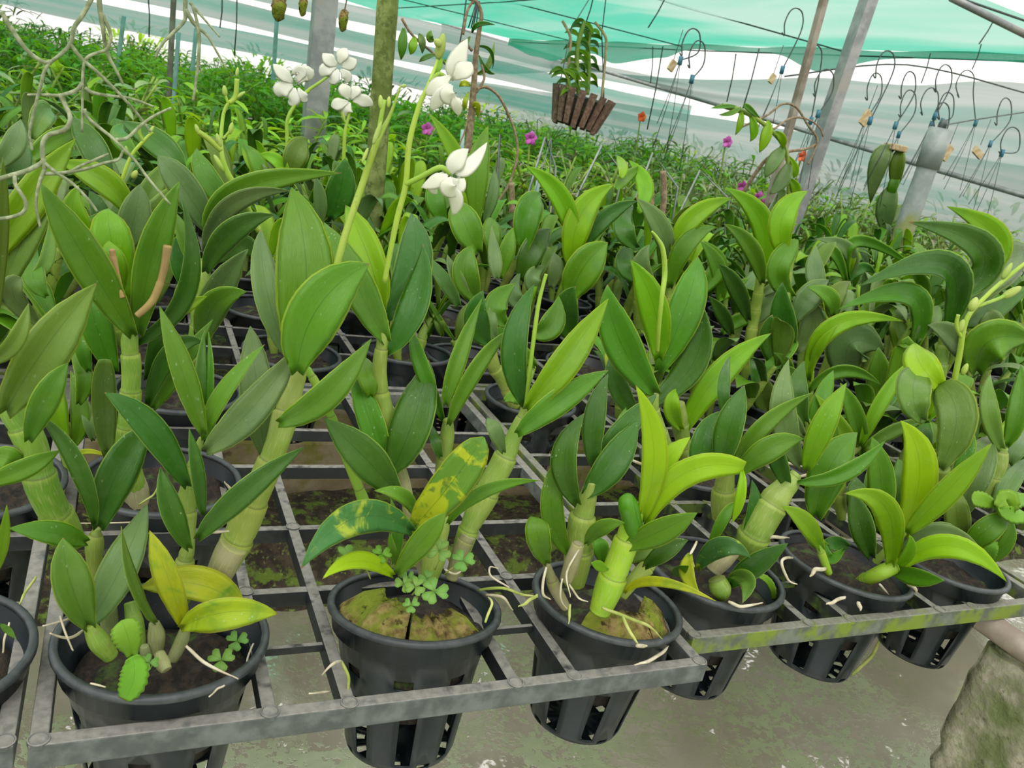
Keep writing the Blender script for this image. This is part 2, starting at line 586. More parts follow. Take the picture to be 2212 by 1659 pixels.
# ------------------------------------------------------------------ plant pots and potted orchids
def pot_geo(c, s=1.0, rot=None, R=.086, H=.150, seed=0):
    """slotted orchid pot: rolled rim, collar, a ring of square holes, tall slots below, pierced bottom"""
    n = 48
    prof_ = [(R - .004, -.004), (R - .001, 0), (R + .0018, -.001), (R + .002, -.0045), (R - .001, -.0065), (R - .0035, -.024), (R - .0085, -.026), (R - .0125, -.046), (R - .0145, -.056),
             (R - .018, -.078), (R - .021, -.098), (R - .0245, -.120), (R - .0275, -.141), (R - .030, -.148), (R - .034, -.150), (R * .42, -.150), (R * .2, -.150)]
    bm = bmesh.new()
    rows = []
    rr = random.Random(seed)
    chips = [1 - .012 * rr.random() * (rr.random() < .2) for _ in range(n)]
    for k, (r, z) in enumerate(prof_):
        row = []
        for j in range(n):
            a = 2 * pi * j / n
            q = V((r * cos(a), r * sin(a), z * H / .15)) * s
            if k < 3:
                q *= chips[j]
            row.append(bm.verts.new(V(c) + (rot @ q if rot else q)))
        rows.append(row)
    for k in range(len(rows) - 1):
        for j in range(n):
            if k == 7 and j % 6 in (2, 3):
                continue
            if k in (9, 10, 11) and j % 6 in (3, 4):
                continue
            if k == 12 and j % 6 in (0, 1) and j % 12 < 6:
                continue
            if k == 14 and j % 4 in (0, 1):
                continue
            bm.faces.new((rows[k][j], rows[k][(j + 1) % n], rows[k + 1][(j + 1) % n], rows[k + 1][j]))
    bm.faces.new(rows[-1])
    bmesh.ops.recalc_face_normals(bm, faces=bm.faces[:])
    bmesh.ops.solidify(bm, geom=bm.faces[:], thickness=.0018)
    bm.verts.index_update()
    g = G()
    g.add([v.co.copy() for v in bm.verts], [tuple(v.index for v in f.verts) for f in bm.faces])
    bm.free()
    rg = G()
    ring = [V((cos(2 * pi * j / n), sin(2 * pi * j / n), 0)) for j in range(n)]
    pr = [(R - .0046, -.004), (R - .0036, .0003), (R + .0004, .0007), (R + .0027, -.001), (R + .0029, -.0048), (R + .0018, -.0053)]
    vs, fs = [], []
    for k, (r, z) in enumerate(pr):
        for j in range(n):
            q = (ring[j] * r + V((0, 0, z))) * s
            if 1 < k < 5 and rr.random() < .12:
                q *= .994
            vs.append(V(c) + (rot @ q if rot else q))
    for k in range(len(pr)):
        for j in range(n):
            a = (k + 1) % len(pr)
            fs.append((k * n + j, k * n + (j + 1) % n, a * n + (j + 1) % n, a * n + j))
    rg.add(vs, fs)
    return g, rg


def soil_geo(c, s, rot, R, dip, seed, amp=.008):
    g = G()
    n, m_ = 28, 8
    vs = [V((0, 0, -dip + amp * 1.2))]
    for i in range(1, m_ + 1):
        r = (R - .007 - dip * .12) * i / m_
        for j in range(n):
            a = 2 * pi * j / n
            z = -dip + amp * (2.2 * vnoise(r * 70 * cos(a) + seed * 3.1, r * 70 * sin(a) + 9) - .9) * (1 if i < m_ else .3) + amp * .8 * (1 - i / m_)
            vs.append(V((r * cos(a), r * sin(a), z)))
    for k in range(n):                                   # sides go down so the bark fills the pot
        a = 2 * pi * k / n
        vs.append(V(((R - .032) * cos(a), (R - .032) * sin(a), -.10)))
    fs = [(0, 1 + j, 1 + (j + 1) % n) for j in range(n)]
    for i in range(m_):
        for j in range(n):
            a, b = 1 + i * n, 1 + (i + 1) * n
            fs.append((a + j, b + j, b + (j + 1) % n, a + (j + 1) % n))
    fs.append(tuple(1 + m_ * n + j for j in range(n - 1, -1, -1)))
    return g.add([V(c) + (rot @ (p * s) if rot else p * s) for p in vs], fs)


def husk_geo(c, s, rot, r0, r1, a0, a1, z0, z1, seed):
    """thick curved chunk of coconut husk: outer skin, cut top, rough ends"""
    g = G()
    n, vs, fs = 16, [], []
    for i in range(n + 1):
        a = a0 + (a1 - a0) * i / n
        j = .0035 * (vnoise(i * .9, seed) - .5)
        crack = .004 if i in (6, 11) else 0
        zt = z1 + .006 * (vnoise(i * .7, seed + 5) - .5)
        lo_ = zt - .018
        prf = [(r1 - .006, z0), (r1 + j - .002 - crack, (z0 + lo_) / 2), (r1 + j - crack, lo_ - .003), (r1 - .003 + j - crack, lo_), ((r0 + r1) / 2, (lo_ + zt) / 2 + .004 - crack), (r0 + j * 2 + .002, zt), (r0 + j, z0)]
        for r, z in prf:
            q = V((r * cos(a), r * sin(a), z)) * s
            vs.append(V(c) + (rot @ q if rot else q))
    k = 7
    for i in range(n):
        for j in range(k):
            fs.append((i * k + j, i * k + (j + 1) % k, (i + 1) * k + (j + 1) % k, (i + 1) * k + j))
    fs += [tuple(range(k)), tuple(n * k + j for j in range(k - 1, -1, -1))]
    return g.add(vs, fs)


def cane_tube(g, P, Rr, ring=.042):
    """jointed pseudobulb: swells between nodes, thin raised line at each node"""
    pts = spline(P, 14)
    rr = []
    k = len(P) - 1
    for i in range(len(pts)):
        t = i / 14
        j = min(int(t), k - 1)
        f = t - j
        f = f * f * (3 - 2 * f)
        rr.append(Rr[j] * (1 - f) + Rr[j + 1] * f)
    L, out_p, out_r = 0.0, [], []
    for i, p in enumerate(pts):
        if i:
            L += (p - pts[i - 1]).length
        ph = (L / ring) % 1
        out_p.append(p)
        out_r.append(rr[i] * (.93 + .12 * ph) * (.97 if ph < .12 else 1))
    out_r[-1] *= .75
    return tube(g, out_p, out_r, 14)


def heart3(g, c, r, nrm, ax):
    """clover head: three notched leaflets"""
    b = nrm.cross(ax).normalized()
    for k in range(3):
        a = 2 * pi * k / 3
        d = ax * cos(a) + b * sin(a)
        s_ = nrm.cross(d)
        out = [(0, 0), (.3, .32), (.66, .62), (.95, .54), (1.08, .28), (.90, 0), (1.08, -.28), (.95, -.54), (.66, -.62), (.3, -.32)]
        top = [c + d * r * x + s_ * r * y + nrm * (r * .16 * abs(y) * 2 + .0006) for x, y in out]
        bot = [p - nrm * .0012 for p in top]
        n = len(out)
        ctr = c + d * r * .5 + nrm * .0006
        vs = top + bot + [ctr, ctr - nrm * .0012]
        fs = [(2 * n, i, (i + 1) % n) for i in range(n)] + [(2 * n + 1, n + (i + 1) % n, n + i) for i in range(n)] + [(i, n + i, n + (i + 1) % n, (i + 1) % n) for i in range(n)]
        g.add(vs, fs, [(.5 + y * .4, x * .9) for x, y in out] * 2 + [(.52, .5)] * 2)


def nums(s):
    return [float(x) for x in s.split(',')]


def pts_px(words_, Y):
    P, R = [], []
    for w in words_:
        u, v, d, r = nums(w)
        p = atY(u, v, Y + d)
        P.append(p)
        R.append(px(p, r) * (.86 if r > 9 else 1))
    return P, R


def build_plant(name, label, cat, Y, text, pot=None, group=None, root=None):
    """text: one item a line; u,v are measured on the photograph, d is metres behind the plant's own depth Y"""
    if pot:
        base = V((pot['c'][0], pot['c'][1], pot['c'][2] - .150 * pot.get('s', 1)))
    else:
        base = root
    E_ = empty(name, base, label, cat, group)
    if pot:
        c, s = V(pot['c']), pot.get('s', 1)
        ax = V((pot.get('tx', 0), pot.get('ty', 0), 1)).normalized()
        rot = V((0, 0, 1)).rotation_difference(ax).to_matrix()
        sd = pot['c'][0] * 31 + pot['c'][1] * 17
        pg, rg = pot_geo(c, s, rot, R=pot.get('R', .086), seed=int(abs(sd) * 100))
        po = obj('pot', pg, MAT['pot'], E_)
        obj('pot_rim', rg, MAT['rim'], po)
        obj('potting_bark', soil_geo(c, s, rot, pot.get('R', .086), pot.get('dip', .024), sd), MAT['soil'], E_)
        for h in pot.get('husk', ()):
            r0, r1, a0, a1, z0, z1 = h
            ho = obj('coconut_husk', husk_geo(c, s, rot, r0, r1, radians(a0), radians(a1), z0, z1, sd + a0), MAT['husk'], E_)
    holder = E_
    spike = E_
    for ln in text.strip().splitlines():
        w = ln.split('#')[0].split()
        if not w:
            continue
        k = w[0]
        if k == 'C':                                      # cane
            P, R = pts_px(w[2:], Y)
            g = cane_tube(G(), P, R)
            nm = {'m': 'leaf_sheath', 'caned': 'dry_cane', 'brown': 'dried_flower_stalk'}.get(w[1], 'cane')
            holder = obj(nm, g, MAT[w[1]], E_)
            if nm == 'dry_cane':
                holder['label'] = 'dry papery brown cane'
            if nm == 'dried_flower_stalk':
                holder['label'] = 'cut brown flower stalk'
        elif k == 'E':
            holder = E_
        elif k == 'S':                                    # flower spike
            P, R = pts_px(w[1:], Y)
            pts = spline(P, 8)
            R = [q * .78 for q in R]
            rr = [R[min(int(i / 8), len(R) - 2)] * (1 - (i / 8) % 1) + R[min(int(i / 8) + 1, len(R) - 1)] * ((i / 8) % 1) for i in range(len(pts))]
            rr[-1] = R[-1]
            spike = obj('flower_spike', tube(G(), pts, rr, 10), MAT['stem'], E_)
        elif k == 'T':                                    # side stalk of the spike
            P, R = pts_px(w[1:], Y)
            obj('flower_stalk', tube(G(), spline(P, 6), R[0], 8), MAT['stem'], spike if spike is not E_ else E_)
        elif k == 'B':                                    # bud: from to width
            u0, v0, d0 = nums(w[1])
            u1, v1, d1 = nums(w[2])
            a, b = atY(u0, v0, Y + d0), atY(u1, v1, Y + d1)
            r = px(a, float(w[3])) / 2 * .82
            L = (b - a)
            g = tube(G(), [a + L * t for t in (0, .12, .35, .6, .82, .95, 1)], [r * q for q in (.35, .75, 1, .95, .7, .4, .1)], 10)
            obj('flower_bud', g, MAT['bud'], spike)
        elif k == 'F':                                    # flower: petals each u0,v0,um,vm,ut,vt,w,d,roll(,lip)
            g = G()
            for q in w[1:]:
                a = q.split(',')
                x = [float(t) for t in a[:9]]
                P = curve3(atY(x[0], x[1], Y + x[7]), atY(x[2], x[3], Y + x[7] - .004), atY(x[4], x[5], Y + x[7] + .004), 9)
                leaf(g, P, px(P[4], x[6]), roll=radians(x[8]), fold=.12, th=.0009, kind='p', wave=.05, curl=.12)
            obj('flower', g, MAT['white'], spike)
        elif k == 'R':                                    # root
            st = 'root'
            ww = w[1:]
            if ww[0] in MAT:
                st, ww = ww[0], ww[1:]
            P, R = pts_px(ww, Y)
            pts = spline(P, 7)
            n = len(pts) - 1
            ph = u = P[0].x * 90
            for i in range(1, n):
                pts[i] = pts[i] + V((sin(i * .6 + ph), cos(i * .8 + ph), sin(i * .7 + ph * 2))) * R[0] * .16
            obj('root', tube(G(), pts, [max(.0006, R[0] * .78 * (.75 + .25 * min(1, i * 5 / n)) * (1 - .75 * max(0, i / n - .6) / .4)) for i in range(n + 1)], 7), MAT[st], E_)
        elif k == 'K':                                    # clover head at u,v,d,r with stalk foot u,v,d
            u, v, d, r = nums(w[1])
            c_ = atY(u, v, Y + d)
            g = G()
            nrm = ((CAM - c_).normalized() + V((0, 0, .9)) + V((rnd.uniform(-.3, .3), 0, 0))).normalized()
            ax = nrm.cross(V((cos(u), sin(u * 3), .3))).normalized()
            heart3(g, c_, px(c_, r), nrm, ax)
            cl = obj('clover_leaf', g, MAT['weed' if len(w) > 3 else 'clover'], E_)
            u, v, d = nums(w[2])
            f_ = atY(u, v, Y + d)
            obj('clover_stalk', tube(G(), spline([f_, f_.lerp(c_, .6) + V((.004, 0, .004)), c_], 5), .0007, 6), MAT['rootg'], cl)
        elif k == 'W':                                    # scalloped weed leaf u0,v0 um,vm ut,vt w d
            x = [float(t) for t in w[1:9]]
            P = curve3(atY(x[0], x[1], Y + x[7]), atY(x[2], x[3], Y + x[7] - .004), atY(x[4], x[5], Y + x[7]), 22)
            g = G()
            b = len(g.v)
            leaf(g, P, px(P[11], x[6]), fold=.1, th=.0008, kind='s' if len(w) > 9 else 'r', wave=.1)
            for i in range(23):                           # scallops
                f = 1 + .07 * sin(i * 2.1)
                for j in range(12):
                    p = g.v[b + i * 12 + j]
                    g.v[b + i * 12 + j] = P[i] + (p - P[i]) * f
            obj('weed_leaf', g, MAT['weed'], E_)
        else:                                             # leaf: style u0 v0 um vm ut vt w [d] [tipd] [roll] [kind]
            x = [float(t) for t in w[1:8]]
            d = float(w[8]) if len(w) > 8 else 0.0
            hq = hsh(x[0], x[1], x[4], x[5])
            tl = float(w[9]) if len(w) > 9 else hq * .07 - .025
            ro = float(w[10]) if len(w) > 10 else (hq * 97 % 1 - .5) * 56
            kd = w[11] if len(w) > 11 else ('l' if k in 'mbdgnqxyz' else 'l')
            p0, p1 = atY(x[0], x[1], Y + d), atY(x[4], x[5], Y + d + tl)
            pm = atY(x[2], x[3], Y + d + tl * .35 - .012)
            P = curve3(p0, pm, p1, 16)
            wm = px(pm, x[6]) * .93 / max(.6, cos(radians(ro)) ** .8)
            obj('leaf', leaf(G(), P, wm, roll=radians(ro), fold=.30 if hq > .25 else .5, kind=kd, wave=.05), MAT[k], holder)
    return E_


# grid of tray cells: left edge, front edge of each tray; cell centres inside it
TX0, TPX, TPY = -.046, .622, .765
CELLX = (.090, .317, .537)
CELLY = (.092, .382, .667)
TFRONT = {-2: .56, -1: .56, 0: .558, 1: .598, 2: .598, 3: .598, 4: .598}


def cell(kx, ky, i, j):
    return (TX0 + kx * TPX + CELLX[i], TFRONT[kx] + ky * TPY + CELLY[j])


RIMZ = .7235
USED = set()


def potc(kx, ky, i, j, **k):
    USED.add((kx, ky, i, j))
    x, y = cell(kx, ky, i, j)
    return dict(c=(x + k.pop('dx', 0), y + k.pop('dy', 0), RIMZ + k.pop('dz', 0)), **k)


# ---- front left pot: squat back bulbs in front, tall leafy canes behind
build_plant('potted_orchid', 'orchid in the front left corner pot, yellowing leaf drooping over the rim', 'orchid', .652, '''
C cane 240,1418,-.035,22 215,1388,-.036,26 192,1348,-.037,15
q 188 1348 150 1252 136 1162 96 -.036 -.01 12 l
g 196 1345 262 1225 318 1086 88 -.02 .05 -14 l
C caneo 336,1408,-.03,20 338,1375,-.03,22 333,1345,-.03,13
q 333 1345 286 1262 262 1137 30 -.032 .0 50 l
C caneo 372,1425,-.035,16 392,1385,-.035,17 402,1352,-.035,11
z 398 1350 362 1245 323 1146 62 -.04 .0 -18 l
z 398 1352 488 1322 600 1326 84 -.045 -.03 14 o
z 520 1312 425 1262 302 1270 88 -.012 .02 10 o
C cane 300,1400,-.02,20 292,1350,-.01,22 280,1300,0,14
C caneo 240,1372,.0,22 232,1310,.0,22 226,1262,.01,16
C caneo 318,1432,-.035,15 314,1408,-.035,14 312,1395,-.035,9
C caneo 345,1412,-.05,15 352,1434,-.06,19 360,1448,-.065,14
C canep 205,1250,.02,14 204,1180,.02,22 210,1140,.02,10
d 213 1135 258 1010 326 914 92 .01 .03 16 l
d 206 1130 168 1000 80 892 46 .0 .0 -30 l
m 183 1170 115 1152 19 1141 60 -.01 -.02 12 l
C canep 392,1300,0,24 396,1240,0,28 402,1200,.0,20 408,1172,.0,15 402,1100,.01,26 408,1030,.01,14 425,975,.01,9 436,945,.01,6
d 402 1048 322 925 226 848 72 -.01 -.01 14 l
m 437 935 394 806 345 662 58 -.02 .01 22 l
d 440 930 432 830 442 714 34 .0 .02 30 l
m 441 935 455 830 450 716 22 .0 .02 -40 l
m 443 948 482 852 572 744 44 -.01 .0 -25 l
g 447 970 545 880 648 746 84 -.02 .03 14 l
d 436 1110 424 1020 409 926 36 -.03 -.01 35 l
d 405 1182 366 1100 347 1008 58 -.02 .0 20 l
d 428 1160 530 1060 656 966 62 -.03 .01 18 l
C caned 465,1262,.0,34 492,1200,.0,36 505,1178,.0,36
C canep 470,1250,.01,34 520,1150,.01,40 562,1050,.0,34 598,960,.0,30 616,900,.01,32 640,822,.02,22 650,790,.02,14
g 572 985 556 840 541 705 82 .03 .04 -12 o
m 604 912 706 850 802 732 74 -.02 .0 16 l
m 642 800 688 662 797 570 134 -.01 .01 10 o
m 640 790 662 590 629 405 142 .02 .05 -8 o
g 622 770 576 630 563 496 72 .035 .05 22 o
S 712,640,.01,12 742,520,.02,12 782,400,.03,11 815,305,.03,9 842,250,.04,5 866,185,.04,2
T 815,300,.03,5 830,215,.03,3
B 823,235,.03 822,205,.03 14
B 838,232,.03 841,208,.03 12
B 795,320,.03 782,352,.025 10
B 806,312,.02 824,262,.02 13
B 866,187,.04 878,184,.04 9
W 285 1415 275 1372 262 1340 62 -.075
W 284 1418 290 1462 268 1512 58 -.085 s
K 478,1426,-.05,26 470,1440,-.02
K 512,1385,-.03,22 500,1410,-.02
K 322,1432,-.07,18 322,1448,-.05
R 168,1325,-.03,3 140,1340,-.04,3 92,1352,-.05,3
R 182,1360,-.03,4 150,1378,-.05,5 108,1368,-.07,4
R 130,1330,-.05,3 142,1370,-.06,4 158,1405,-.06,3
R 402,1395,-.05,5 440,1430,-.06,4 515,1467,-.075,4
R 548,1390,-.02,3 535,1420,-.03,4 534,1452,-.04,3
R 485,1480,-.09,3 468,1490,-.09,4 452,1505,-.1,3
R 195,1476,-.08,3 228,1484,-.08,3
R 440,1145,0,4 465,1150,-.02,5 495,1147,-.02,4
''', pot=potc(0, 0, 0, 0, R=.0842, dx=.003, dy=-.002, tx=-.01, ty=.045, dip=.042))

# ---- second pot from the left, with husk and clover
build_plant('potted_orchid', 'orchid with a yellow mottled leaf, clover and mossy husk in its pot', 'orchid', .655, '''
C canep 988,1222,.02,22 1010,1150,.02,26 1045,1075,.02,33 1085,1000,.02,30 1112,940,.02,20 1132,890,.02,13 1140,860,.02,8
m 1118 935 1212 862 1314 800 66 -.005 .01 16 l
b 1138 882 1222 776 1314 645 80 .0 .02 14 l
d 1133 872 1112 745 1154 615 66 .02 .03 -10 l
g 1086 975 1068 930 1053 902 38 .0 .01 20 l
S 1136,880,.01,6 1148,770,.0,6 1162,665,.0,6 1172,620,.0,5 1180,592,.0,5
C caned 975,1250,.01,18 995,1190,.012,20 1012,1155,.014,22
C canep 938,1240,.03,20 945,1130,.03,20 955,1020,.04,18 965,950,.04,19 968,905,.04,12
m 962 872 985 780 1041 645 46 .03 .03 24 l
m 968 915 1028 795 1099 714 42 .03 .02 28 l
m 958 905 912 790 886 705 40 .05 .05 -25 l
d 950 985 938 950 930 912 28 .03 .03 35 l
C canep 925,1258,.0,22 938,1205,.0,30 950,1150,.0,24 962,1115,.0,12
C caned 915,1245,.03,13 895,1150,.03,16 873,1050,.04,18 858,1000,.04,16
m 838 1018 797 905 762 786 68 .04 .04 10 l
d 846 1020 894 905 926 778 102 .03 .04 -12 o
d 852 1058 784 985 700 903 92 .01 .0 8 l
m 836 1062 832 1025 822 988 18 .02 .01 30 l
C canep 850,1015,.05,16 838,930,.05,30 825,855,.05,20 820,795,.05,18 826,740,.05,16 831,690,.055,9
m 800 852 792 810 768 758 52 .05 .04 14 o
m 832 735 764 605 700 480 86 .05 .06 12 l
b 826 665 796 555 747 444 92 .07 .07 -12 o
d 832 690 892 572 888 461 92 .07 .08 10 o
d 838 762 898 655 914 528 74 .05 .05 -22 l
S 830,610,.05,7 856,480,.05,8 876,400,.05,8 884,310,.05,8 905,230,.05,7 925,185,.05,6 945,130,.06,4 950,100,.06,3
T 876,398,.05,6 910,382,.04,6 950,362,.03,6 972,375,.03,6
T 930,178,.05,5 948,160,.05,5 966,170,.05,5
F 972,378,985,350,1012,322,42,.03,10 985,375,1012,360,1052,308,36,.03,-20 975,385,990,400,1003,385,40,.02,10 965,378,945,390,910,405,34,.02,14 958,372,938,400,945,418,30,.03,-10 972,402,985,430,978,466,34,.02,12 975,385,968,405,985,425,40,.01,0
F 975,172,985,140,1010,84,46,.05,12 980,170,1002,150,1018,135,44,.045,-15 972,165,945,185,918,205,36,.045,14 968,180,950,210,930,238,34,.04,-10 975,185,968,205,985,222,40,.03,0 978,205,985,228,990,250,26,.03,20
B 946,128,.06 958,72,.06 26
B 951,100,.055 940,84,.055 20
C canen 806,1135,.06,15 748,985,.07,13 700,862,.07,11 662,795,.08,9
m 705 880 722 850 714 815 20 .06 .05 20 l
y 890 1142 968 1052 1045 944 96 -.04 -.02 10 r
x 888 1146 770 1118 650 1228 84 -.05 -.07 -8 l
n 846 1242 776 1212 697 1250 46 -.05 -.08 20 l
m 858 1236 918 1160 962 1108 60 -.05 -.02 14 l
m 968 1128 1046 1060 1166 1038 34 -.03 -.02 26 l
m 895 1110 868 1072 808 1060 38 -.02 -.02 22 l
m 850 1215 856 1150 844 1076 30 -.01 .0 30 l
m 862 1225 850 1190 842 1150 22 -.03 -.02 -30 l
K 872,1262,-.06,19 880,1280,-.04
K 897,1268,-.07,21 890,1285,-.05
K 938,1278,-.075,29 915,1290,-.05
K 888,1308,-.085,17 895,1290,-.06
K 922,1250,-.05,18 915,1275,-.04
K 880,1248,-.05,16 885,1270,-.04
K 752,1206,-.07,28 800,1250,-.03
K 824,1198,-.06,20 830,1230,-.03 w
K 948,1190,-.05,26 940,1230,-.03
K 1000,1212,-.06,24 960,1240,-.03
K 752,1112,-.0,20 790,1135,.03
R rootg 1035,1275,-.03,4 1080,1270,-.05,4 1130,1284,-.05,3 1162,1290,-.05,4
R 1050,1285,-.04,4 1085,1290,-.06,4 1108,1318,-.06,3
R 1100,1270,-.04,3 1062,1245,-.03,4 1058,1225,-.02,4 1076,1228,-.02,3
R rootg 1048,1345,-.07,4 1062,1305,-.06,4 1055,1290,-.05,4
R 738,1428,-.06,4 722,1432,-.09,4 695,1458,-.09,4
R rootg 738,1428,-.06,5 752,1465,-.07,5 752,1512,-.075,6
R 714,1494,-.07,3 668,1498,-.1,3
R 960,1230,-.02,3 985,1240,-.03,4 1000,1228,-.03,3
''', pot=potc(0, 0, 1, 0, R=.083, dx=.007, dy=.016, tx=.01, ty=.17, dip=.026, husk=((.030, .0735, 158, 244, -.04, .012), (.034, .0735, 247, 318, -.04, .004))))

# ---- third pot with the brightest new shoot
build_plant('potted_orchid', 'orchid with a vivid lime green new shoot, one leaf tip snapped down', 'orchid', .645, '''
C canep 1240,1262,.01,30 1250,1190,.01,36 1256,1130,.01,34 1268,1082,.01,24 1278,1040,.01,13
m 1228 1195 1190 1090 1221 966 58 .01 .02 16 l
d 1246 1085 1220 990 1262 893 66 .0 .01 -18 l
d 1284 1008 1282 905 1314 808 56 .02 .03 16 l
d 1266 1066 1326 995 1378 905 78 .01 .03 10 l
d 1290 1000 1345 930 1420 850 60 .03 .04 14 l
m 1326 972 1340 930 1352 880 36 .04 .05 20 l
C canen 1295,1322,-.045,30 1318,1262,-.045,36 1345,1190,-.045,32 1366,1130,-.045,28 1378,1092,-.045,24
n 1384 1118 1412 980 1374 833 66 -.05 -.03 20 l
n 1392 1122 1478 1022 1607 1010 68 -.05 -.05 16 s
n 1604 1018 1600 1076 1580 1130 26 -.10 .0 20 l
n 1408 1080 1438 1002 1491 944 52 -.04 -.02 -20 l
m 1355 1180 1430 1145 1506 1108 66 -.05 -.05 14 l
m 1268 1172 1300 1138 1350 1130 40 -.04 -.04 20 l
b 1312 1230 1292 1222 1278 1216 26 -.06 -.06 10 o
C m 1372,1150,-.052,24 1364,1120,-.055,25 1358,1096,-.056,25 1356,1082,-.054,22 1362,1078,-.045,10
C caned 1222,1312,-.02,14 1198,1268,-.02,16 1180,1216,-.02,8
m 1180 1214 1162 1160 1162 1118 60 -.02 .0 8 r
C caned 1222,1255,-.03,18 1236,1215,-.03,20 1250,1172,-.03,15
C canep 1345,1290,-.02,12 1370,1252,-.02,18 1398,1225,-.02,20 1412,1212,-.02,12
d 1395 1222 1438 1188 1486 1167 46 -.03 -.02 14 l
z 1350 1278 1420 1255 1546 1298 26 -.05 -.09 20 l
q 1345 1212 1400 1185 1462 1164 46 -.0 .0 16 l
m 1300 1210 1296 1180 1290 1160 40 -.0 .0 16 l
R rootg 1300,1312,-.06,5 1345,1330,-.07,4 1400,1352,-.075,4 1430,1380,-.075,4
R rootg 1345,1330,-.07,5 1362,1368,-.08,5 1382,1396,-.09,5
R 1375,1395,-.09,6 1398,1395,-.10,5
R rootg 1232,1305,-.06,4 1228,1348,-.07,5
R rootg 1160,1285,-.05,5 1140,1300,-.06,4 1120,1310,-.07,4
R 1180,1225,-.03,4 1172,1280,-.04,4 1190,1295,-.04,4
R 1255,1180,-.035,3 1225,1235,-.04,5 1232,1290,-.05,4
R 1230,1262,-.04,3 1248,1290,-.045,4 1270,1300,-.05,3
R 1215,1250,-.04,3 1210,1290,-.04,3 1225,1315,-.04,3
R 1448,1380,-.05,5 1430,1410,-.07,6 1395,1430,-.085,5 1370,1436,-.09,4
''', pot=potc(0, 0, 2, 0, R=.0805, tx=.06, ty=.04, dip=.024, husk=((.036, .0715, 215, 290, -.04, .006), (.038, .0715, 294, 352, -.04, .004))))

# ---- the tall clump right behind the tray corner
build_plant('potted_orchid', 'tall orchid fan of broad upright leaves behind the lime green shoot', 'orchid', .96, '''
C canep 1452,1025,-.02,18 1440,980,-.02,22 1420,930,-.02,24 1408,885,-.02,20 1414,850,-.02,12
m 1412 848 1338 735 1312 615 92 -.02 -.01 12 l
b 1424 772 1412 660 1362 561 76 .01 .02 -16 l
m 1422 800 1482 660 1507 555 88 .02 .03 12 l
d 1408 872 1500 780 1516 656 74 .0 .01 -18 l
d 1380 905 1332 830 1326 758 52 .01 .02 14 l
z 1352 860 1322 800 1314 742 30 .03 .03 20 l
S 1420,760,-.03,5 1424,700,-.04,6 1430,640,-.04,7 1436,590,-.03,8 1432,540,-.03,7 1420,515,-.03,5 1408,500,-.03,3
C canep 1490,1010,.0,20 1475,950,.0,20 1468,905,.0,22 1465,870,.0,16
b 1470 925 1450 880 1465 838 44 -.01 .0 10 l
b 1480 925 1552 810 1666 720 66 .0 .02 18 l
R 1480,1000,-.02,4 1500,970,-.04,4 1520,990,-.05,3
R 1420,1010,-.02,4 1380,1000,-.05,4 1340,985,-.06,3
''', pot=potc(1, 0, 1, 1, dx=-.055))

# ---- first pot on the tray with the algae-green rail
build_plant('potted_orchid', 'orchid with a fat pale leaning cane at the algae-stained rail corner', 'orchid', .70, '''
C canep 1605,1205,.0,22 1632,1150,-.01,42 1668,1088,-.01,40 1698,1050,-.01,28 1722,1022,-.01,16
m 1722 1040 1826 1018 1912 952 44 -.02 -.02 22 l
b 1742 1012 1776 920 1829 827 60 -.01 .0 16 l
d 1702 1050 1680 990 1670 936 46 -.01 .0 -18 l
g 1728 1004 1690 900 1704 776 66 .01 .03 16 l
C canep 1558,1120,.03,26 1562,1075,.03,30 1568,1020,.03,22 1572,990,.03,12
d 1512 1035 1520 955 1556 888 66 .02 .02 14 l
d 1556 1015 1578 920 1608 833 70 .0 .01 -14 l
d 1566 900 1562 830 1577 770 32 .04 .05 24 l
m 1590 1012 1642 925 1756 848 46 .01 .0 30 l
m 1598 1020 1662 968 1736 948 62 -.01 -.02 12 l
C cane 1600,1200,.0,10 1612,1150,.0,12
d 1600 1190 1628 1110 1624 1036 40 .0 .01 24 l
m 1530 1190 1560 1120 1590 1085 30 .0 .0 20 l
C cane 1548,1250,-.05,24 1556,1272,-.055,28 1560,1288,-.055,18
C caned 1540,1235,-.02,22 1560,1210,-.02,26 1588,1190,-.02,16
x 1508 1226 1560 1180 1622 1205 52 -.04 -.05 10 l
d 1576 1262 1632 1218 1702 1174 56 -.05 -.05 16 l
z 1490 1200 1486 1240 1512 1282 38 -.06 -.06 16 l
q 1580 1243 1616 1256 1604 1302 44 -.08 -.09 18 o
m 1452 1240 1470 1232 1488 1222 26 -.05 -.05 10 o
W 1632 1242 1662 1258 1672 1296 16 -.05 s
R 1640,1168,-.01,5 1672,1160,-.03,5 1705,1162,-.03,4
R 1530,1190,-.01,4 1560,1172,-.02,5 1582,1184,-.02,4
R 1505,1170,-.0,4 1492,1200,-.02,5 1500,1225,-.03,5
R 1575,1300,-.09,5 1600,1310,-.09,5 1648,1302,-.09,4
''', pot=potc(1, 0, 0, 0, R=.082, tx=.03, ty=.02, dip=.03))

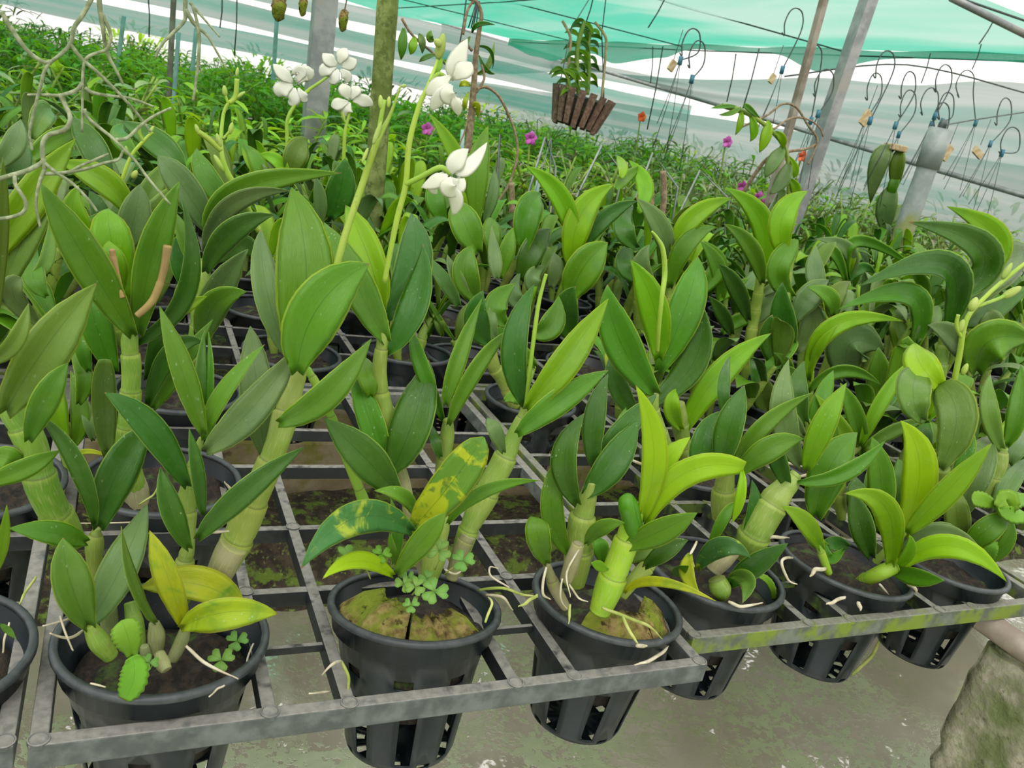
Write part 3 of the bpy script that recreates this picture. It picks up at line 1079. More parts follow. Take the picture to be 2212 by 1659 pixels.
build_plant('potted_orchid', 'low orchid with arching bright leaves, middle pot of the algae-stained rail', 'orchid', .70, '''
C canen 1846,1268,-.02,14 1872,1252,-.045,18 1905,1236,-.06,19 1938,1222,-.065,16
n 1936 1228 2052 1178 2174 1256 60 -.06 -.10 14 l
b 1925 1222 1916 1100 1824 1066 68 -.06 -.05 -14 l
b 1934 1228 1962 1190 1964 1155 32 -.06 -.05 20 l
m 1930 1234 1984 1246 2040 1254 48 -.06 -.07 10 l
C canep 1890,1215,-.02,10 1925,1180,-.03,10 1952,1148,-.03,9
n 1952 1152 1986 1012 1946 909 82 -.02 .0 10 l
b 1960 1148 2046 1060 2142 958 60 -.04 -.04 18 l
m 1902 1142 1902 1035 1884 944 66 .0 .01 10 l
d 1948 1100 1950 1040 1940 990 50 .02 .02 10 l
m 1762 1112 1792 1010 1852 934 92 .0 .01 12 l
C canen 1790,1238,-.04,9 1776,1200,-.04,9 1766,1172,-.04,8
b 1772 1182 1738 1130 1690 1094 48 -.04 -.02 18 l
m 1786 1180 1755 1160 1752 1120 36 -.02 .0 10 l
d 1880 1200 1858 1130 1842 1060 60 -.02 .0 12 l
d 1850 1115 1850 1070 1848 1028 50 .01 .01 10 l
m 1866 1105 1880 1060 1878 1000 40 .02 .02 10 l
g 1958 1182 2010 1150 2062 1136 44 -.02 -.02 14 l
m 1820 1190 1790 1205 1782 1165 30 -.02 .0 10 l
d 1830 1180 1800 1175 1770 1185 36 -.0 .0 10 l
C canep 1818,1120,.02,12 1815,1080,.02,15 1820,1040,.02,8
R 1782,1228,-.06,6 1760,1232,-.08,6 1750,1246,-.085,5
R 1712,1205,-.03,4 1690,1210,-.06,4 1700,1250,-.07,4 1722,1262,-.075,3
R 1825,1290,-.09,5 1800,1300,-.105,6 1785,1306,-.105,5
R 1960,1262,-.07,5 1975,1270,-.08,5 1980,1282,-.08,4
R 1900,1262,-.07,4 1920,1285,-.07,4
R 1855,1300,-.09,6 1858,1320,-.095,5
R rootg 1908,1372,-.0,5 1880,1420,-.0,5 1840,1455,-.0,4 1800,1452,-.0,4
R 1800,1380,-.06,5 1790,1420,-.06,5 1785,1450,-.06,3
''', pot=potc(1, 0, 1, 0, R=.085, tx=.07, ty=.02, dip=.016, dx=-.012))

build_plant('potted_orchid', 'orchid with tall pale leaves and yellow-green buds, rightmost pot at the algae-stained rail', 'orchid', .72, '''
C canep 2085,1235,.0,12 2080,1205,.0,16 2082,1175,.0,9
q 2082 1178 2066 1110 2072 1056 60 .0 .01 10 l
m 2088 1192 2134 1142 2190 1114 60 -.02 -.02 12 l
g 1942 1196 2032 1150 2128 1202 46 -.04 -.05 16 l
m 2128 1216 2172 1172 2184 1118 36 -.02 -.01 20 l
C canep 2058,1110,.05,22 2045,1060,.05,26 2036,1010,.05,18
q 2030 1010 2066 900 2028 829 92 .05 .06 10 r
q 1990 905 1972 850 1984 798 80 .07 .08 8 r
m 2060 1030 2085 960 2066 900 44 .04 .05 20 l
C canep 2120,1080,.05,26 2150,1010,.05,26 2166,965,.05,14
q 2165 972 2136 890 2140 808 44 .05 .05 16 l
m 2176 962 2202 880 2205 788 50 .05 .05 -12 l
g 2080 1105 2110 1010 2140 940 80 .03 .04 10 l
g 2180 1000 2200 960 2230 930 50 .05 .05 10 l
g 2150 1100 2180 1040 2220 990 50 .03 .04 10 l
C canen 2040,900,.12,10 2044,860,.12,10 2046,830,.12,8
n 2036 836 1990 790 1976 741 76 .11 .11 8 o
g 2062 900 2082 870 2070 828 50 .10 .1 10 o
S 2058,840,.1,8 2072,770,.1,8 2088,690,.1,7 2130,640,.1,6 2175,600,.1,6 2215,568,.1,5
T 2078,730,.1,4 2066,705,.1,4 2070,680,.1,4
T 2110,662,.1,4 2150,648,.1,4 2168,640,.1,4
B 2166,642,.1 2206,620,.1 22
B 2096,672,.1 2110,642,.1 22
B 2070,718,.1 2082,690,.1 18
B 2165,602,.1 2186,568,.1 16
B 2078,810,.1 2090,785,.1 16
R 2060,1280,-.06,4 2090,1296,-.08,4 2118,1305,-.09,3
R bark 2150,1235,-.02,4 2172,1232,-.03,4 2196,1242,-.04,3
''', pot=potc(1, 0, 2, 0, R=.078, tx=.04, ty=.0, dip=.03, dx=-.045, dy=-.01))
build_plant('potted_orchid', 'orchid with narrow bright blades standing behind the low arching orchid', 'orchid', .98, '''
C canep 1782,1015,.0,13 1815,985,.0,15 1845,970,.0,13 1860,950,.0,8
b 1858 962 1905 862 1970 777 38 -.01 .03 18 l
m 1862 985 1846 900 1815 827 48 .0 .02 12 l
b 1850 975 1812 920 1760 850 40 .0 .02 14 l
m 1866 970 1930 930 2010 905 34 -.02 .0 22 l
C cane 1760,1020,.02,12 1748,960,.02,14 1742,905,.02,10
d 1740 915 1722 850 1738 780 50 .02 .04 14 l
m 1748 925 1775 860 1800 800 42 .02 .03 14 l
g 1735 940 1700 900 1668 880 40 .0 .0 14 l
m 1752 985 1790 950 1800 900 38 -.02 -.01 14 l
z 1770 1000 1768 975 1780 950 26 -.03 -.03 14 l
R 1740,1010,-.02,4 1700,1000,-.05,4 1660,1010,-.06,3
R 1760,1020,-.04,4 1720,1030,-.06,4 1690,1025,-.07,3
''', pot=potc(1, 0, 2, 1))
build_plant('weed', 'pale lime weed with toothed leaves at the end of the algae-stained tray', 'weed', .72, '''
C canen 2150,1160,-.02,4 2158,1110,-.02,4 2150,1092,-.02,3
W 2150 1092 2120 1080 2098 1076 36 -.03
W 2152 1094 2175 1080 2160 1118 50 -.04
W 2158 1090 2185 1082 2225 1080 36 -.02
W 2156 1096 2190 1112 2214 1106 40 -.05
W 2150 1170 2140 1185 2135 1212 30 -.03
''', root=(1.115, .69, .71))

# ---- left edge: pot cut by the frame with the leaning cane
build_plant('potted_orchid', 'orchid with a fat cane leaning left, in the pot cut by the left edge', 'orchid', .66, '''
C cane 168,1172,.04,26 132,1130,.03,40 92,1050,.02,40 68,960,.02,37 30,890,.02,34 0,845,.02,26
q 14 885 98 750 208 612 118 .0 .02 14 l
m 62 948 100 856 147 784 66 -.02 .0 14 l
q -20 780 30 735 62 655 46 -.02 .0 22 l
m -30 1042 50 1012 131 972 52 -.0 .0 16 l
m -8 985 20 992 40 1010 60 .02 .0 10 l
b -10 1235 4 1170 15 1092 30 -.06 -.05 20 l
m 2 1350 18 1362 34 1380 16 -.08 -.09 10 l
R 20,1345,-.05,3 10,1380,-.06,4 6,1410,-.06,3
R rootg 78,1245,.05,4 52,1285,.04,4 42,1305,.03,4
''', pot=potc(-1, 0, 2, 0, R=.084, dip=.034, dx=-.003))

# ---- the orchid behind the front left pot: tall cane with two cut stalks
build_plant('potted_orchid', 'tall orchid with two cut brown stalks, behind the front left pot', 'orchid', .94, '''
C caned 300,1105,-.03,28 292,1060,-.02,32 280,1020,-.02,26
C cane 292,1060,-.02,30 272,960,-.03,24 280,880,-.03,26 284,800,-.03,24 280,740,-.03,22 286,700,-.03,12
m 284 722 182 556 86 394 92 -.04 -.03 12 l
m 300 720 330 545 388 392 78 -.03 -.01 10 l
d 292 740 400 620 392 428 52 -.02 .0 30 l
b 268 640 240 520 234 450 96 .0 .02 8 l
b 256 640 244 570 236 520 62 -.02 .0 10 l
m 245 800 206 700 196 634 74 .0 .01 10 l
q 232 978 224 868 226 776 56 -.05 -.05 8 s
d 318 818 350 730 352 690 58 .0 .01 12 l
d 318 872 370 760 440 740 54 .0 .0 14 l
m 330 880 380 800 460 690 50 .01 .02 14 l
b 370 690 405 660 448 640 30 .0 .01 20 l
m 170 870 180 810 150 755 42 .02 .03 20 l
m 190 800 176 745 178 700 40 .02 .03 20 l
C brown 264,642,-.05,7 250,590,-.05,8 242,538,-.05,7
C brown 296,682,-.05,8 330,648,-.05,8 352,590,-.05,8 362,530,-.05,9
C canep 150,1010,.03,14 140,950,.03,20 130,900,.03,16
b 140 950 118 870 120 790 52 .02 .03 10 l
m 160 960 172 890 152 800 44 .03 .03 14 l
g 200 950 190 900 186 860 30 .03 .03 14 l
q 410 820 425 790 440 770 30 .0 .0 14 l
R 420,1120,-.05,3 380,1115,-.06,4 300,1128,-.08,4 150,1130,-.09,4
R 480,1085,-.07,5 500,1065,-.075,6 485,1040,-.075,5
R rootg 300,1090,-.06,3 330,1070,-.06,4 345,1040,-.06,3
z 155 1000 185 975 243 990 14 -.02 -.02 10 l
''', pot=potc(0, 0, 0, 1, R=.085, dx=.01))

# ---- middle distance, centre
build_plant('potted_orchid', 'orchid with round leaves stacked one above another behind the tray gap', 'orchid', 1.22, '''
C canep 1112,880,-.02,16 1085,820,-.02,17 1066,790,-.02,18 1056,745,-.02,16
d 1056 742 1028 690 1044 628 64 -.03 -.02 6 o
m 1030 645 1004 590 1021 530 70 .0 .01 6 o
m 1032 542 1004 484 985 430 76 .03 .04 10 o
g 1016 652 985 600 966 550 34 .0 .01 20 l
g 1075 740 1060 690 1078 655 30 .02 .03 20 l
m 1092 700 1070 660 1115 612 60 .03 .04 10 l
d 990 660 960 610 916 545 36 .04 .05 25 l
g 1072 600 1068 560 1062 488 34 .05 .06 20 l
C cane 1105,870,-.02,10 1135,830,-.02,12 1150,790,.0,9
m 1150 720 1190 700 1207 640 64 .0 .01 12 l
m 1155 790 1120 760 1100 770 40 -.01 .0 10 l
W 1090 865 1112 858 1130 872 30 -.06
''', pot=potc(1, 0, 0, 2, R=.08, dip=.03, dy=-.02))
build_plant('potted_orchid', 'small orchid with one rod-thin leaf, left of the three round-leaved shoots', 'orchid', 1.44, '''
C cane 1000,768,.02,8 985,745,.02,9 980,735,.02,7
m 982 735 950 690 920 635 14 .0 .0 10 l
q 988 735 1000 690 1014 655 34 .02 .03 16 l
q 955 725 948 700 945 690 26 .0 .0 16 o
m 1050 760 1075 720 1070 690 30 .0 .0 10 l
''', pot=potc(1, 1, 0, 0, dx=-.04))
build_plant('potted_orchid', 'orchid with a big oval leaf and long bright blades, left of the tall fan', 'orchid', 1.5, '''
C canep 1225,800,-.05,12 1230,740,-.03,14 1236,680,-.02,14 1240,600,.0,12 1242,540,.0,9
b 1240 530 1210 430 1136 358 56 -.01 .0 10 l
b 1238 585 1252 470 1326 398 70 -.02 .01 14 l
m 1230 645 1262 575 1313 524 92 -.03 -.02 8 o
d 1238 735 1220 670 1243 619 64 -.05 -.05 10 o
d 1258 540 1308 470 1377 434 42 .0 .0 14 l
m 1132 545 1140 460 1168 418 72 .03 .05 6 o
d 1126 605 1150 540 1190 494 62 .02 .03 10 o
m 1080 600 1095 540 1108 492 40 .0 .01 16 l
m 1070 560 1062 500 1062 470 44 .06 .07 10 l
g 1160 640 1150 600 1180 575 40 .0 .02 10 l
b 1145 655 1150 615 1165 578 26 .0 .02 10 l
g 1190 620 1200 580 1195 545 40 .02 .02 10 l
g 1140 660 1110 640 1125 585 40 .0 .02 10 l
''', pot=potc(1, 1, 1, 0))
build_plant('potted_orchid', 'orchid with a grey-sheened leaf and two arched bright blades, right behind the budding fan', 'orchid', 1.5, '''
C cane 1450,760,-.03,14 1448,690,-.03,15 1448,620,-.02,13 1446,560,-.02,9
g 1442 562 1424 490 1374 428 52 -.01 .0 16 l
b 1455 545 1496 470 1582 428 52 -.02 -.01 12 l
m 1448 620 1482 530 1546 490 50 -.03 -.02 -12 l
g 1425 650 1384 590 1403 528 54 -.03 -.02 10 o
b 1450 580 1452 545 1462 515 24 .0 .01 10 l
m 1490 640 1550 580 1520 520 44 .0 .02 16 l
m 1555 655 1550 580 1512 520 40 .0 .02 16 l
b 1550 650 1580 625 1620 600 26 .0 .02 16 l
C cane 1380,720,.08,12 1378,650,.08,13 1374,580,.08,10
d 1376 535 1346 490 1368 446 52 .08 .08 10 o
d 1386 605 1350 570 1370 524 50 .07 .07 10 o
b 1378 460 1392 400 1358 346 42 .1 .11 10 l
m 1330 410 1350 385 1392 356 30 .1 .1 16 l
b 1340 385 1344 360 1332 335 26 .1 .1 16 l
''', pot=potc(1, 1, 2, 0, dx=.02))
build_plant('potted_orchid', 'orchid with tall dark and bright blades fanned apart, left of the upright leaf column', 'orchid', 1.5, '''
C cane 1610,820,-.03,13 1618,750,-.03,14 1630,680,-.02,14 1642,610,-.02,12 1648,570,-.01,8
b 1646 590 1644 480 1566 406 58 -.02 -.01 12 l
m 1646 610 1620 535 1564 484 44 -.03 -.02 14 l
d 1616 690 1588 620 1551 570 44 -.03 -.03 10 l
d 1580 720 1560 680 1532 640 36 -.04 -.04 10 l
m 1655 600 1700 555 1716 515 40 .0 .01 14 l
b 1648 640 1685 595 1690 560 26 .0 .01 14 l
g 1622 700 1665 650 1690 610 50 .0 .0 10 l
g 1640 640 1670 620 1690 612 26 .0 .0 10 l
m 1560 720 1600 690 1665 680 36 .0 .0 10 l
''', pot=potc(2, 1, 0, 0, dx=-.04))
build_plant('potted_orchid', 'orchid with a straight column of oval leaves one over the other', 'orchid', 1.28, '''
C cane 1690,880,-.02,14 1690,800,-.02,16 1692,700,-.02,15 1700,600,.0,12 1712,540,.0,9
b 1696 555 1690 470 1746 413 64 .0 .02 8 l
m 1712 640 1680 585 1724 518 56 -.01 .0 6 r
d 1712 748 1690 690 1690 610 62 -.03 -.02 8 o
d 1706 800 1668 740 1668 680 70 -.03 -.03 8 o
g 1720 760 1754 700 1742 640 56 .0 .01 8 l
g 1716 690 1748 640 1790 605 60 .0 .02 8 l
q 1660 890 1650 850 1658 815 60 -.03 -.02 8 o
m 1690 830 1700 790 1672 762 30 -.05 -.05 10 l
m 1735 880 1720 820 1690 790 30 -.05 -.05 10 l
g 1780 640 1760 590 1764 530 46 .06 .08 8 l
C canen 1745,900,-.03,9 1748,850,-.03,9 1752,800,-.03,7
b 1745 820 1800 705 1952 694 48 -.05 -.06 10 l
g 1830 810 1840 740 1910 755 110 -.0 -.02 8 l
m 1745 845 1820 800 1904 832 36 -.06 -.07 20 l
b 1750 800 1770 750 1810 700 24 -.05 -.04 10 l
''', pot=potc(2, 0, 0, 2, dx=-.03))
build_plant('potted_orchid', 'orchid with big dark arching leaves curling over at the right', 'orchid', 1.25, '''
C cane 2022,860,-.02,16 2030,800,-.02,18 2040,740,-.01,16 2062,660,.0,14 2078,640,.0,9
b 2096 610 2150 520 2046 446 70 .02 .03 10 l
d 2070 645 2122 545 1964 480 84 .0 .0 14 l
d 2042 722 2046 580 1856 618 78 -.02 -.04 16 l
g 2080 660 2150 575 2240 545 110 .03 .05 10 l
g 2070 700 2130 620 2200 590 60 .02 .04 10 l
d 2080 690 2130 680 2230 620 50 .03 .03 10 l
m 2110 800 2140 735 2230 735 108 -.06 -.06 10 o
g 2100 790 2060 730 2004 702 60 -.03 -.03 10 l
g 2130 770 2140 700 2130 672 60 .0 .0 10 l
''', pot=potc(2, 0, 2, 2))
build_plant('potted_orchid', 'grey-sheened orchid bending to both sides, right of the leaf column', 'orchid', 1.22, '''
C cane 1970,860,.0,13 1968,800,.0,14 1972,745,.0,10
m 1975 750 1970 640 1812 668 60 .0 -.02 14 l
g 1978 735 2010 690 2030 662 44 .0 .0 14 l
m 1905 930 1950 770 1950 750 60 -.05 -.02 10 l
m 1800 680 1790 640 1742 620 40 .02 .02 14 l
m 1905 930 1900 830 1898 750 66 .0 .0 8 l
q 1800 690 1805 640 1838 608 46 .03 .03 8 l
''', pot=potc(2, 0, 1, 2))
build_plant('potted_orchid', 'orchid with thin arching leaves in front of the grey pvc post', 'orchid', 1.75, '''
C cane 1832,720,.0,10 1834,660,.0,10 1830,610,.0,7
m 1832 602 1856 520 1994 592 30 .0 -.02 14 l
g 1836 600 1830 540 1760 516 36 .0 .0 14 l
m 1828 612 1790 540 1742 600 30 .0 .0 14 l
d 1830 610 1860 580 1890 590 30 .0 .0 14 l
b 1834 590 1842 560 1846 540 14 .0 .0 14 l
''', pot=potc(3, 1, 0, 1))

# ---- middle distance, left
build_plant('potted_orchid', 'orchid with long bright straps leaning in from the left edge', 'orchid', 1.0, '''
C cane -40,800,.0,16 -50,720,.0,16 -40,640,.0,12
b -20 560 60 430 163 300 88 .0 .04 16 l
q -16 660 66 480 128 330 80 .0 .04 -14 l
q -10 700 4 500 6 340 30 -.05 -.05 14 l
g -10 360 30 310 45 258 54 .04 .05 10 l
d -5 400 40 360 60 312 50 .05 .06 10 l
m 100 640 70 590 82 540 54 .06 .08 6 o
m 60 600 100 560 108 470 36 .08 .1 10 l
g 88 700 30 640 46 600 54 -.03 -.02 -8 r
''', pot=potc(-1, 0, 2, 1))
build_plant('potted_orchid', 'orchid whose wide bright leaves cross behind the cut brown stalks', 'orchid', 1.40, '''
C cane 270,745,.0,16 250,700,-.02,16 262,620,-.02,16 270,540,-.02,13 278,480,-.01,8
b 282 460 220 390 128 350 70 .0 .02 10 l
b 210 530 160 470 170 400 64 -.02 .0 10 l
g 268 540 290 470 302 398 76 -.02 .0 8 o
d 215 520 215 460 192 412 44 .02 .03 14 l
q 300 560 330 470 400 390 60 .0 .02 12 l
q 270 560 320 420 380 350 56 .03 .05 14 l
d 395 365 340 310 262 262 66 .08 .1 10 l
m 300 340 260 300 265 268 44 .1 .12 10 l
g 250 430 230 380 240 330 60 .05 .06 10 l
d 230 400 200 320 150 250 66 .06 .08 10 l
m 60 350 120 300 190 280 50 .08 .1 10 l
q 70 300 90 250 110 232 60 .12 .13 10 o
S 258,405,.0,6 282,340,.0,5 310,305,.0,5 330,285,.0,4
T 310,305,.0,4 302,290,.0,4 300,272,.0,3
B 285,385,.0 296,368,.0 16
B 275,335,.0 272,315,.0 10
B 322,290,.0 332,272,.0 10
''', pot=potc(0, 1, 0, 0))
build_plant('potted_orchid', 'orchid with broad grey-sheened straps and a spike of many green buds', 'orchid', 1.15, '''
C cane 400,812,-.0,20 428,720,-.02,22 430,650,-.02,22 436,600,-.02,18 440,560,-.01,12
g 466 512 392 400 341 336 74 -.02 .0 12 l
m 452 520 520 410 738 374 66 -.02 -.02 14 l
g 442 540 500 440 628 412 50 -.03 -.03 30 l
d 444 585 500 500 592 464 62 -.04 -.03 12 l
g 432 738 470 630 536 538 78 -.06 -.05 8 l
m 442 738 462 660 532 630 72 -.07 -.07 6 o
d 415 640 390 560 395 500 54 .0 .02 12 l
m 430 600 400 520 380 460 40 .0 .02 12 l
m 520 480 450 390 425 320 56 .02 .04 12 l
d 470 560 520 530 560 560 60 .0 .0 12 l
d 380 690 400 620 430 600 44 .0 .0 12 l
S 560,500,-.02,10 520,420,-.02,9 490,370,-.02,8 478,320,-.02,6 482,250,-.01,5 495,220,-.01,5
T 478,325,-.02,6 450,300,-.02,6 428,285,-.02,5
T 495,222,-.01,5 508,210,-.01,4 512,170,-.01,4
T 482,300,-.02,3 495,285,-.02,3
T 492,222,-.01,3 487,205,-.01,3
B 430,290,-.02 422,268,-.02 12
B 478,320,-.02 468,288,-.02 15
B 486,372,-.02 462,334,-.02 16
B 496,290,-.02 502,264,-.02 13
B 487,208,-.01 484,184,-.01 14
B 508,212,-.01 530,198,-.01 10
B 511,165,-.01 514,145,-.01 9
''', pot=potc(0, 0, 0, 2, dx=.04))
build_plant('potted_orchid', 'orchid with upright leaves and three white flowers beside the algae-green pole', 'orchid', 1.68, '''
C cane 610,620,-.02,14 605,540,-.02,14 600,480,.0,10
m 565 420 560 360 525 310 40 .0 .02 14 l
b 575 400 545 360 522 318 22 .0 .02 14 l
g 590 410 580 360 565 338 30 .0 .02 14 l
b 620 400 600 350 555 335 34 .0 .02 14 l
d 715 470 735 410 745 342 72 -.05 -.02 8 o
g 690 490 690 430 680 380 34 -.05 -.02 14 l
d 680 560 670 470 650 420 30 -.05 -.02 14 l
q 630 380 640 330 665 300 60 .0 .02 10 o
S 614,395,.0,5 620,310,.0,5 622,255,.0,5 655,205,.0,5 695,175,.0,4 715,160,.0,3
T 655,205,.0,4 668,195,.0,3
F 632,178,612,160,590,138,30,.0,10 640,178,650,155,628,160,28,.0,-10 642,180,662,160,668,175,36,.0,5 632,185,608,195,602,210,38,.0,8 636,190,632,215,622,220,34,.0,-8 645,190,655,210,665,215,24,.0,10
S 742,350,-.02,5 745,290,-.02,5 752,255,-.02,4 758,230,-.02,4
T 750,270,-.02,3 738,250,-.02,3
F 728,140,712,130,697,115,30,.0,10 732,138,740,118,750,105,28,.0,-10 738,142,755,138,770,128,30,.0,8 726,145,705,150,692,165,30,.0,5 730,150,720,170,710,172,28,.0,-8 735,150,748,165,745,178,26,.0,8
F 755,215,745,195,740,180,30,-.02,10 758,215,768,195,772,185,26,-.02,-8 762,218,785,218,806,228,30,-.02,5 752,220,730,225,715,230,28,-.02,8 756,222,748,240,752,248,30,-.02,0
B 745,262,-.02 735,232,-.02 10
''', pot=potc(0, 1, 1, 1))
build_plant('potted_orchid', 'orchid with two tall upright straps behind the hanging white flower', 'orchid', 1.75, '''
C cane 1010,640,.0,11 1012,560,.0,11 1018,500,.0,8
m 1030 480 1030 370 1055 272 58 .0 .04 8 l
b 1000 400 980 330 926 244 40 .0 .03 14 l
g 1045 480 1064 420 1068 365 30 .0 .02 20 l
b 1005 470 985 420 960 395 40 .0 .0 14 l
m 960 480 940 430 945 385 50 .05 .06 8 l
''', pot=potc(1, 1, 0, 1))
# ------------------------------------------------------------------ growing trays
def make_tray(mt, label, group=None):
    """one moulded grid tray, front left corner of its top at the local origin"""
    W, D, H = .613, .752, .022
    E_ = empty('growing_tray', (0, 0, 0), label, 'plant tray', group)
    w = .0065
    g = G()
    for y in (w, D - w):
        bevel_box(g, (0, y - w, -H), (W, y + w, 0), .0012)
    for x in (w, W - w):
        bevel_box(g, (x - w, .013, -H), (x + w, D - .013, -.0004), .0012)
    xs, ys = (.172, .238, .395, .458), (.180, .304, .464, .585)
    for x in (w,) + xs + (W - w,):                        # moulded peg discs where bars meet
        for y in (w,) + ys:
            if x in (w, W - w) and y != w:
                continue
            if y == w or hsh(x * 9, y * 7) > .35:
                lathe(g, (x, y, 0), ((.0078, -.003), (.0078, .0008), (.0068, .0011), (.0062, .0004)), 16)
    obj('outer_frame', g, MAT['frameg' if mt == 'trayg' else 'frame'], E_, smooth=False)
    for x in xs:
        g = bevel_box(G(), (x - .0058, .0125, -.019), (x + .0058, D - .0125, -.0008), .001)
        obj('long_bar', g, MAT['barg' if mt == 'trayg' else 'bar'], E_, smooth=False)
    for y in ys:
        g = bevel_box(G(), (.0125, y - .005, -.0185), (W - .0125, y + .005, -.0014), .001)
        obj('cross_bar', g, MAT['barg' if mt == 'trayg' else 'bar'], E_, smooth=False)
    for a, b in ((xs[0], xs[1]), (xs[2], xs[3])):
        g = bevel_box(G(), (a + .005, .0915, -.012), (b - .005, .0965, -.004), .0008)
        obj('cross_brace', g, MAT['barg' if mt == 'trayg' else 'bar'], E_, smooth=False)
    return E_


TG = 'trays hidden under the rows of orchids'
tray0 = make_tray('tray', 'grey plastic grid tray in front, holding the three nearest pots')
tray1 = make_tray('trayg', 'grid tray stained green with algae along its front rail')
index_kids()
for kx in range(-1, 5):
    for ky in range(3):
        loc = (TX0 + kx * TPX, TFRONT[kx] + ky * TPY, .70 + .0003 * ((kx * 3 + ky) % 4))
        if (kx, ky) == (0, 0):
            t = tray0
        elif (kx, ky) == (1, 0):
            t = tray1
        else:
            t = copy_tree(tray0 if (kx + ky) % 2 else tray1)
            t['label'] = {(-1, 0): 'grey plastic grid tray at the left edge beside the front pot tray', (0, 1): 'grey grid tray behind the front one, under the pots with white flowers',
                          (1, 1): 'grid tray behind the algae-stained one, seen past the budding fan', (2, 0): 'grid tray to the right of the algae-stained one, beneath the dark arching leaves'}.get(
                              (kx, ky), 'grid tray further back, mostly covered by orchid leaves')
            if (kx, ky) not in ((-1, 0), (0, 1), (1, 1), (2, 0)):
                t['group'] = TG
        t.location = loc
# steel pipes that carry the trays, and the concrete pier at the right
for i, x in enumerate((-.66, 1.10, 2.42, 3.66)):
    o = obj('support_pipe', tube(G(), [V((x, .50, .6605)), V((x, 1.6, .6605)), V((x, 2.9, .6605))], .0172, 20), MAT['steelb'])
    props(o, 'brown steel pipe lying on the concrete pier under the tray' if i == 1 else 'brown steel support pipe hidden under the trays further along', 'pipe', None if i == 1 else 'hidden support pipes')


def rough_box(g, lo, hi, n, amp, sc):
    """box with a worn, chipped surface"""
    bm = bmesh.new()
    bmesh.ops.create_cube(bm, size=1)
    for v in bm.verts:
        v.co = V([(lo[i] + hi[i]) / 2 + v.co[i] * (hi[i] - lo[i]) for i in range(3)])
    bmesh.ops.bevel(bm, geom=bm.edges[:], offset=.006, segments=2, affect='EDGES')
    bmesh.ops.subdivide_edges(bm, edges=bm.edges[:], cuts=n, use_grid_fill=True)
    for v in bm.verts:
        c = v.co
        d = [vnoise(c.y * sc + 3, c.z * sc + k * 7) * vnoise(c.x * sc + 1, c.z * sc * 2.3 + k) - .25 for k in range(3)]
        v.co = c + V(d) * amp * (2 if sum(abs(c[i] - lo[i]) < .01 or abs(c[i] - hi[i]) < .01 for i in range(3)) > 1 else 1)
    bm.verts.index_update()
    g.add([v.co.copy() for v in bm.verts], [tuple(v.index for v in f.verts) for f in bm.faces])
    bm.free()
    return g


pier = obj('support_pier', rough_box(G(), (1.085, .36, .105), (1.30, .605, .6435), 20, .010, 60), MAT['concrete'])
props(pier, 'mossy concrete pier with chipped edges under the steel pipe', 'concrete pier')
for x in (-.66, 2.42, 3.66):
    for y in (.62, 2.6):
        o = obj('support_pier', rough_box(G(), (x - .1, y - .1, .105), (x + .1, y + .1, .6435), 3, .008, 20), MAT['concrete'])
        props(o, 'concrete pier hidden under the trays further along', 'concrete pier', 'hidden concrete piers')
o = obj('support_pier', rough_box(G(), (1.0, 2.5, .105), (1.2, 2.7, .6435), 3, .008, 20), MAT['concrete'])
props(o, 'concrete pier hidden under the trays further along', 'concrete pier', 'hidden concrete piers')

# ------------------------------------------------------------------ ground, pond, bank
g = G()
g.add([V((-14, 1.0, .1)), V((22, 1.0, .1)), V((22, 40, .1)), V((-14, 40, .1)), V((-14, -3, .1)), V((22, -3, .1))], [(0, 1, 2, 3), (4, 5, 1, 0)])
props(obj('ground', g, MAT['earth']), kind='structure', label='grey brown earth under the benches')


def water_mat():
    s = M('shallow_pond_water')
    c = s.coord('Object')
    a = s.noise(15, 5, c, .75, .4)
    patch = s.noise(1.7, 2, c)
    sp = s.noise(80, 3, c, .65)
    f = s.math('MULTIPLY', s.step(s.math('ADD', s.math('MULTIPLY', a, .6), s.math('MULTIPLY', sp, .4)), .485, .525), s.step(patch, .36, .56))
    mud = s.mix(s.step(s.noise(3, 3, c), .35, .7), (.35, .335, .235), (.50, .48, .37))
    col = s.mix(f, mud, s.mix(s.noise(60, 2, c), (.13, .20, .05), (.33, .42, .16)))
    rough = s.math('ADD', s.math('MULTIPLY', f, .5), .035)
    p = s.n('ShaderNodeBsdfPrincipled')
    s.set(p.inputs['Base Color'], col)
    s.l(rough, p.inputs['Roughness'])
    p.inputs['Specular IOR Level'].default_value = .9
    p.inputs['IOR'].default_value = 2.6
    b = s.n('ShaderNodeBump')
    b.inputs['Strength'].default_value = .12
    b.inputs['Distance'].default_value = .01
    s.l(s.math('ADD', s.noise(11, 3, c), s.math('MULTIPLY', f, .3)), b.inputs['Height'])
    s.l(b.outputs[0], p.inputs['Normal'])
    s.l(p.outputs[0], s.out.inputs[0])
    return s.m


g = G().add([V((-4, -2.2, .25)), V((9, -2.2, .25)), V((9, 1.42, .25)), V((-4, 1.42, .25))], [(0, 1, 2, 3)])
props(obj('water', g, water_mat()), kind='structure', label='shallow brown pond with floating green algae')

